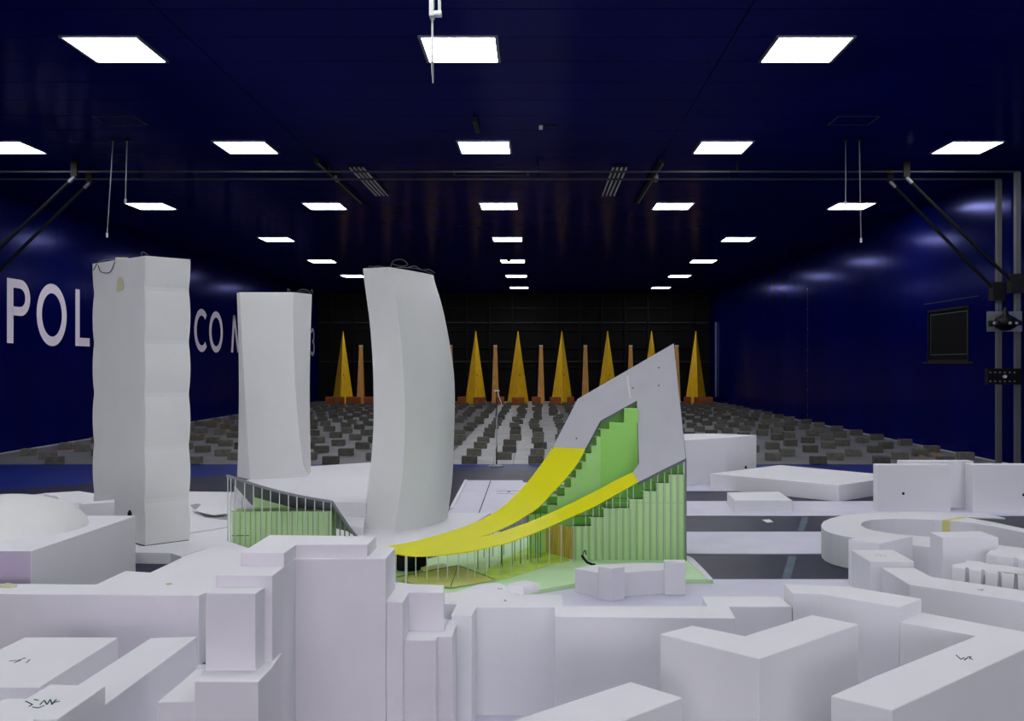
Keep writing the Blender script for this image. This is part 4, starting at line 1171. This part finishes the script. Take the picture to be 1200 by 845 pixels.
# tilted plaza plates with black seams, dark opening
def plane_poly(name, pts, m, th=.004):
    bm = new_bm(); vs = [Vector((*at(x, y, z), z)) for x, y, z in pts]
    a_ = [bm.verts.new(v) for v in vs]; b_ = [bm.verts.new(v - Vector((0, 0, th))) for v in vs]; n = len(vs)
    bm.faces.new(a_); bm.faces.new(b_[::-1])
    for i in range(n): bm.faces.new((a_[i], a_[(i + 1) % n], b_[(i + 1) % n], b_[i]))
    return obj(name, bm, M[m], cw)
plane_poly('plaza_plate', [(466, 676, .055), (537, 663, .055), (527, 688, .040), (487, 685, .040)], 'olive_light')
plane_poly('plaza_plate', [(538, 663, .055), (582, 679.5, .036), (528, 688.5, .040)], 'olive_light')
bm = new_bm()
for a_, b_ in (((464, 676.3, .058), (537, 662.5, .058)), ((537, 662.5, .058), (580, 679, .038)), ((537, 662.5, .058), (528, 688, .043))):
    bar(bm, Vector((*at(*a_), a_[2])), Vector((*at(*b_), b_[2])), .004, .003)
obj('plaza_seam', bm, M['green_deep'], cw)
bm = new_bm(); q = at3(478, 670, 5.75)
lathe(bm, [(0, -.07), (.06, -.06), (.10, -.02), (.105, .02), (.08, .06), (.03, .085), (0, .085)], 0, 0, 20, 1.1, .6)
for v in bm.verts: v.co += Vector((q.x, 5.78, GZ + .05)) 
for v in bm.verts: v.co.z = max(v.co.z, GZ)
obj('dark_opening', bm, M['black_cloth'], cw, smooth=True)
plane_poly('ramp_sheet', [(493, 665, .06), (520, 660, .06), (530, 668, .035), (500, 675, .035)], 'foam')
# black cable loom in front of the facade
r = thing('cable_loom', (*at(686, 661, GZ), GZ), 'black cable loom hanging over the plate before the finned facade', 'cable')
bm = new_bm(); tube(bm, [at3(682, 651, 5.85), at3(684.5, 655, 5.83), at3(688, 659, 5.82), at3(694, 661.5, 5.80), at3(697, 661.8, 5.78)], .008, 8); obj('cable', bm, M['black_cloth'], r)
bm = new_bm(); tube(bm, [at3(683, 650, 5.86), at3(684.5, 646, 5.87), at3(686, 645, 5.88), at3(687, 650, 5.86)], .004, 6); obj('cable_loop', bm, M['cable'], r)

# ================================================================ green pavilion at the left
pv = thing('green_pavilion', (-1.5, 5.8, 0), 'small green pavilion with thin white posts and a grey sloping roof edge', 'model building')
Af = at3(265.5, 557, 5.6); Bf = at3(389, 588, 5.6); mid = at3(330, 577.5, 5.6)
Cc = at3(416, 627, 5.75); Dd = Vector((-1.84, 6.1, .385)); Ee = Vector((-1.225, 6.1, .215))
bm = new_bm()
N = 12
def frontp(t):
    a_ = Af.lerp(Bf, t); a_.z -= .018 * math.sin(math.pi * t) ; return a_
def backp(t):
    return Dd.lerp(Ee, t)
rows_ = []
for i in range(N + 1):
    t = i / N
    rows_.append([bm.verts.new(frontp(t).lerp(backp(t), s)) for s in (0, .33, .66, 1)])
for i in range(N):
    for k in range(3): bm.faces.new((rows_[i][k], rows_[i + 1][k], rows_[i + 1][k + 1], rows_[i][k + 1]))
rt = [bm.verts.new(p) for p in (Cc, Cc.lerp(Ee, .5))]
bm.faces.new((rows_[N][0], rt[0], rt[1], rows_[N][1])); bm.faces.new((rows_[N][1], rt[1], rows_[N][2])); bm.faces.new((rows_[N][2], rt[1], rows_[N][3]))
o = obj('roof', bm, M['edge_grey'], pv, smooth=False)
sd = o.modifiers.new('thickness', 'SOLIDIFY'); sd.thickness = .010; sd.offset = 0
bm = new_bm()
P = [frontp(i / N) for i in range(N + 1)]
Q = [Bf, Bf.lerp(Cc, .5) + Vector((0, 0, -.012)), Cc, Cc + Vector((.07, -.02, -.05))]
for a_, b_ in list(zip(P[:-1], P[1:])) + list(zip(Q[:-1], Q[1:])): bar(bm, a_, b_, .008, .014)
obj('roof_edge', bm, mat('roof edge', (.22, .22, .25), .5), pv)
bm = new_bm(); box(bm, zx(272, 5.72), zx(387.5, 5.72), 5.72, 5.84, PZ, zy(599, 5.72)); lbk = obj('lower_block', bm, M['green'], pv)
bm = new_bm()
for i in range(8):
    x0 = -1.767 + i * .055; box(bm, x0, x0 + .055, 5.88, 5.95, .30, min(.483, .629 + (x0 + 1.836) / .62 * -.156 - .14 * (.30 / .5) * 1.55 - .012))
obj('upper_block', bm, M['green'], pv)
bm = new_bm(); box(bm, zx(272, 5.72) - .004, zx(387.5, 5.72) + .002, 5.716, 5.73, zy(599, 5.72) - .004, zy(599, 5.72) + .001); obj('deck_edge', bm, M['green_fin'], pv)
for k in range(19):
    X = zx(275 + k * 6.1, 5.72); bm = new_bm(); box(bm, X, X + .004, 5.712, 5.72, PZ, zy(599, 5.72) - .006); obj('fin', bm, M['green_fin'], lbk)
bm = new_bm(); box(bm, zx(272, 5.72), zx(292, 5.72), 5.715, 5.72, zy(628, 5.72), zy(628, 5.72) + .004); obj('facade_joint', bm, M['green_deep'], pv)
for px in (267, 270.5, 276, 286.7, 297, 307, 317, 327.5, 338, 348, 358, 368.7, 379, 388):
    t = (zx(px, 5.6) - Af.x) / (Bf.x - Af.x); t = min(max(t, .005), 1); p = frontp(t); post(pv, (p.x, p.y, p.z - .006), PZ, 'post_pale', .003)
for t in (.15, .35, .55, .75, .95):
    p = Bf.lerp(Cc, t); post(pv, (p.x, p.y, p.z - .012), PZ, 'post_green', .004)
for px, dd in ((272, 5.75), (280, 5.9)):
    p = Af.lerp(Dd, (dd - 5.6) / .5); post(pv, (p.x, p.y, p.z - .006), PZ, 'post_pale', .003)
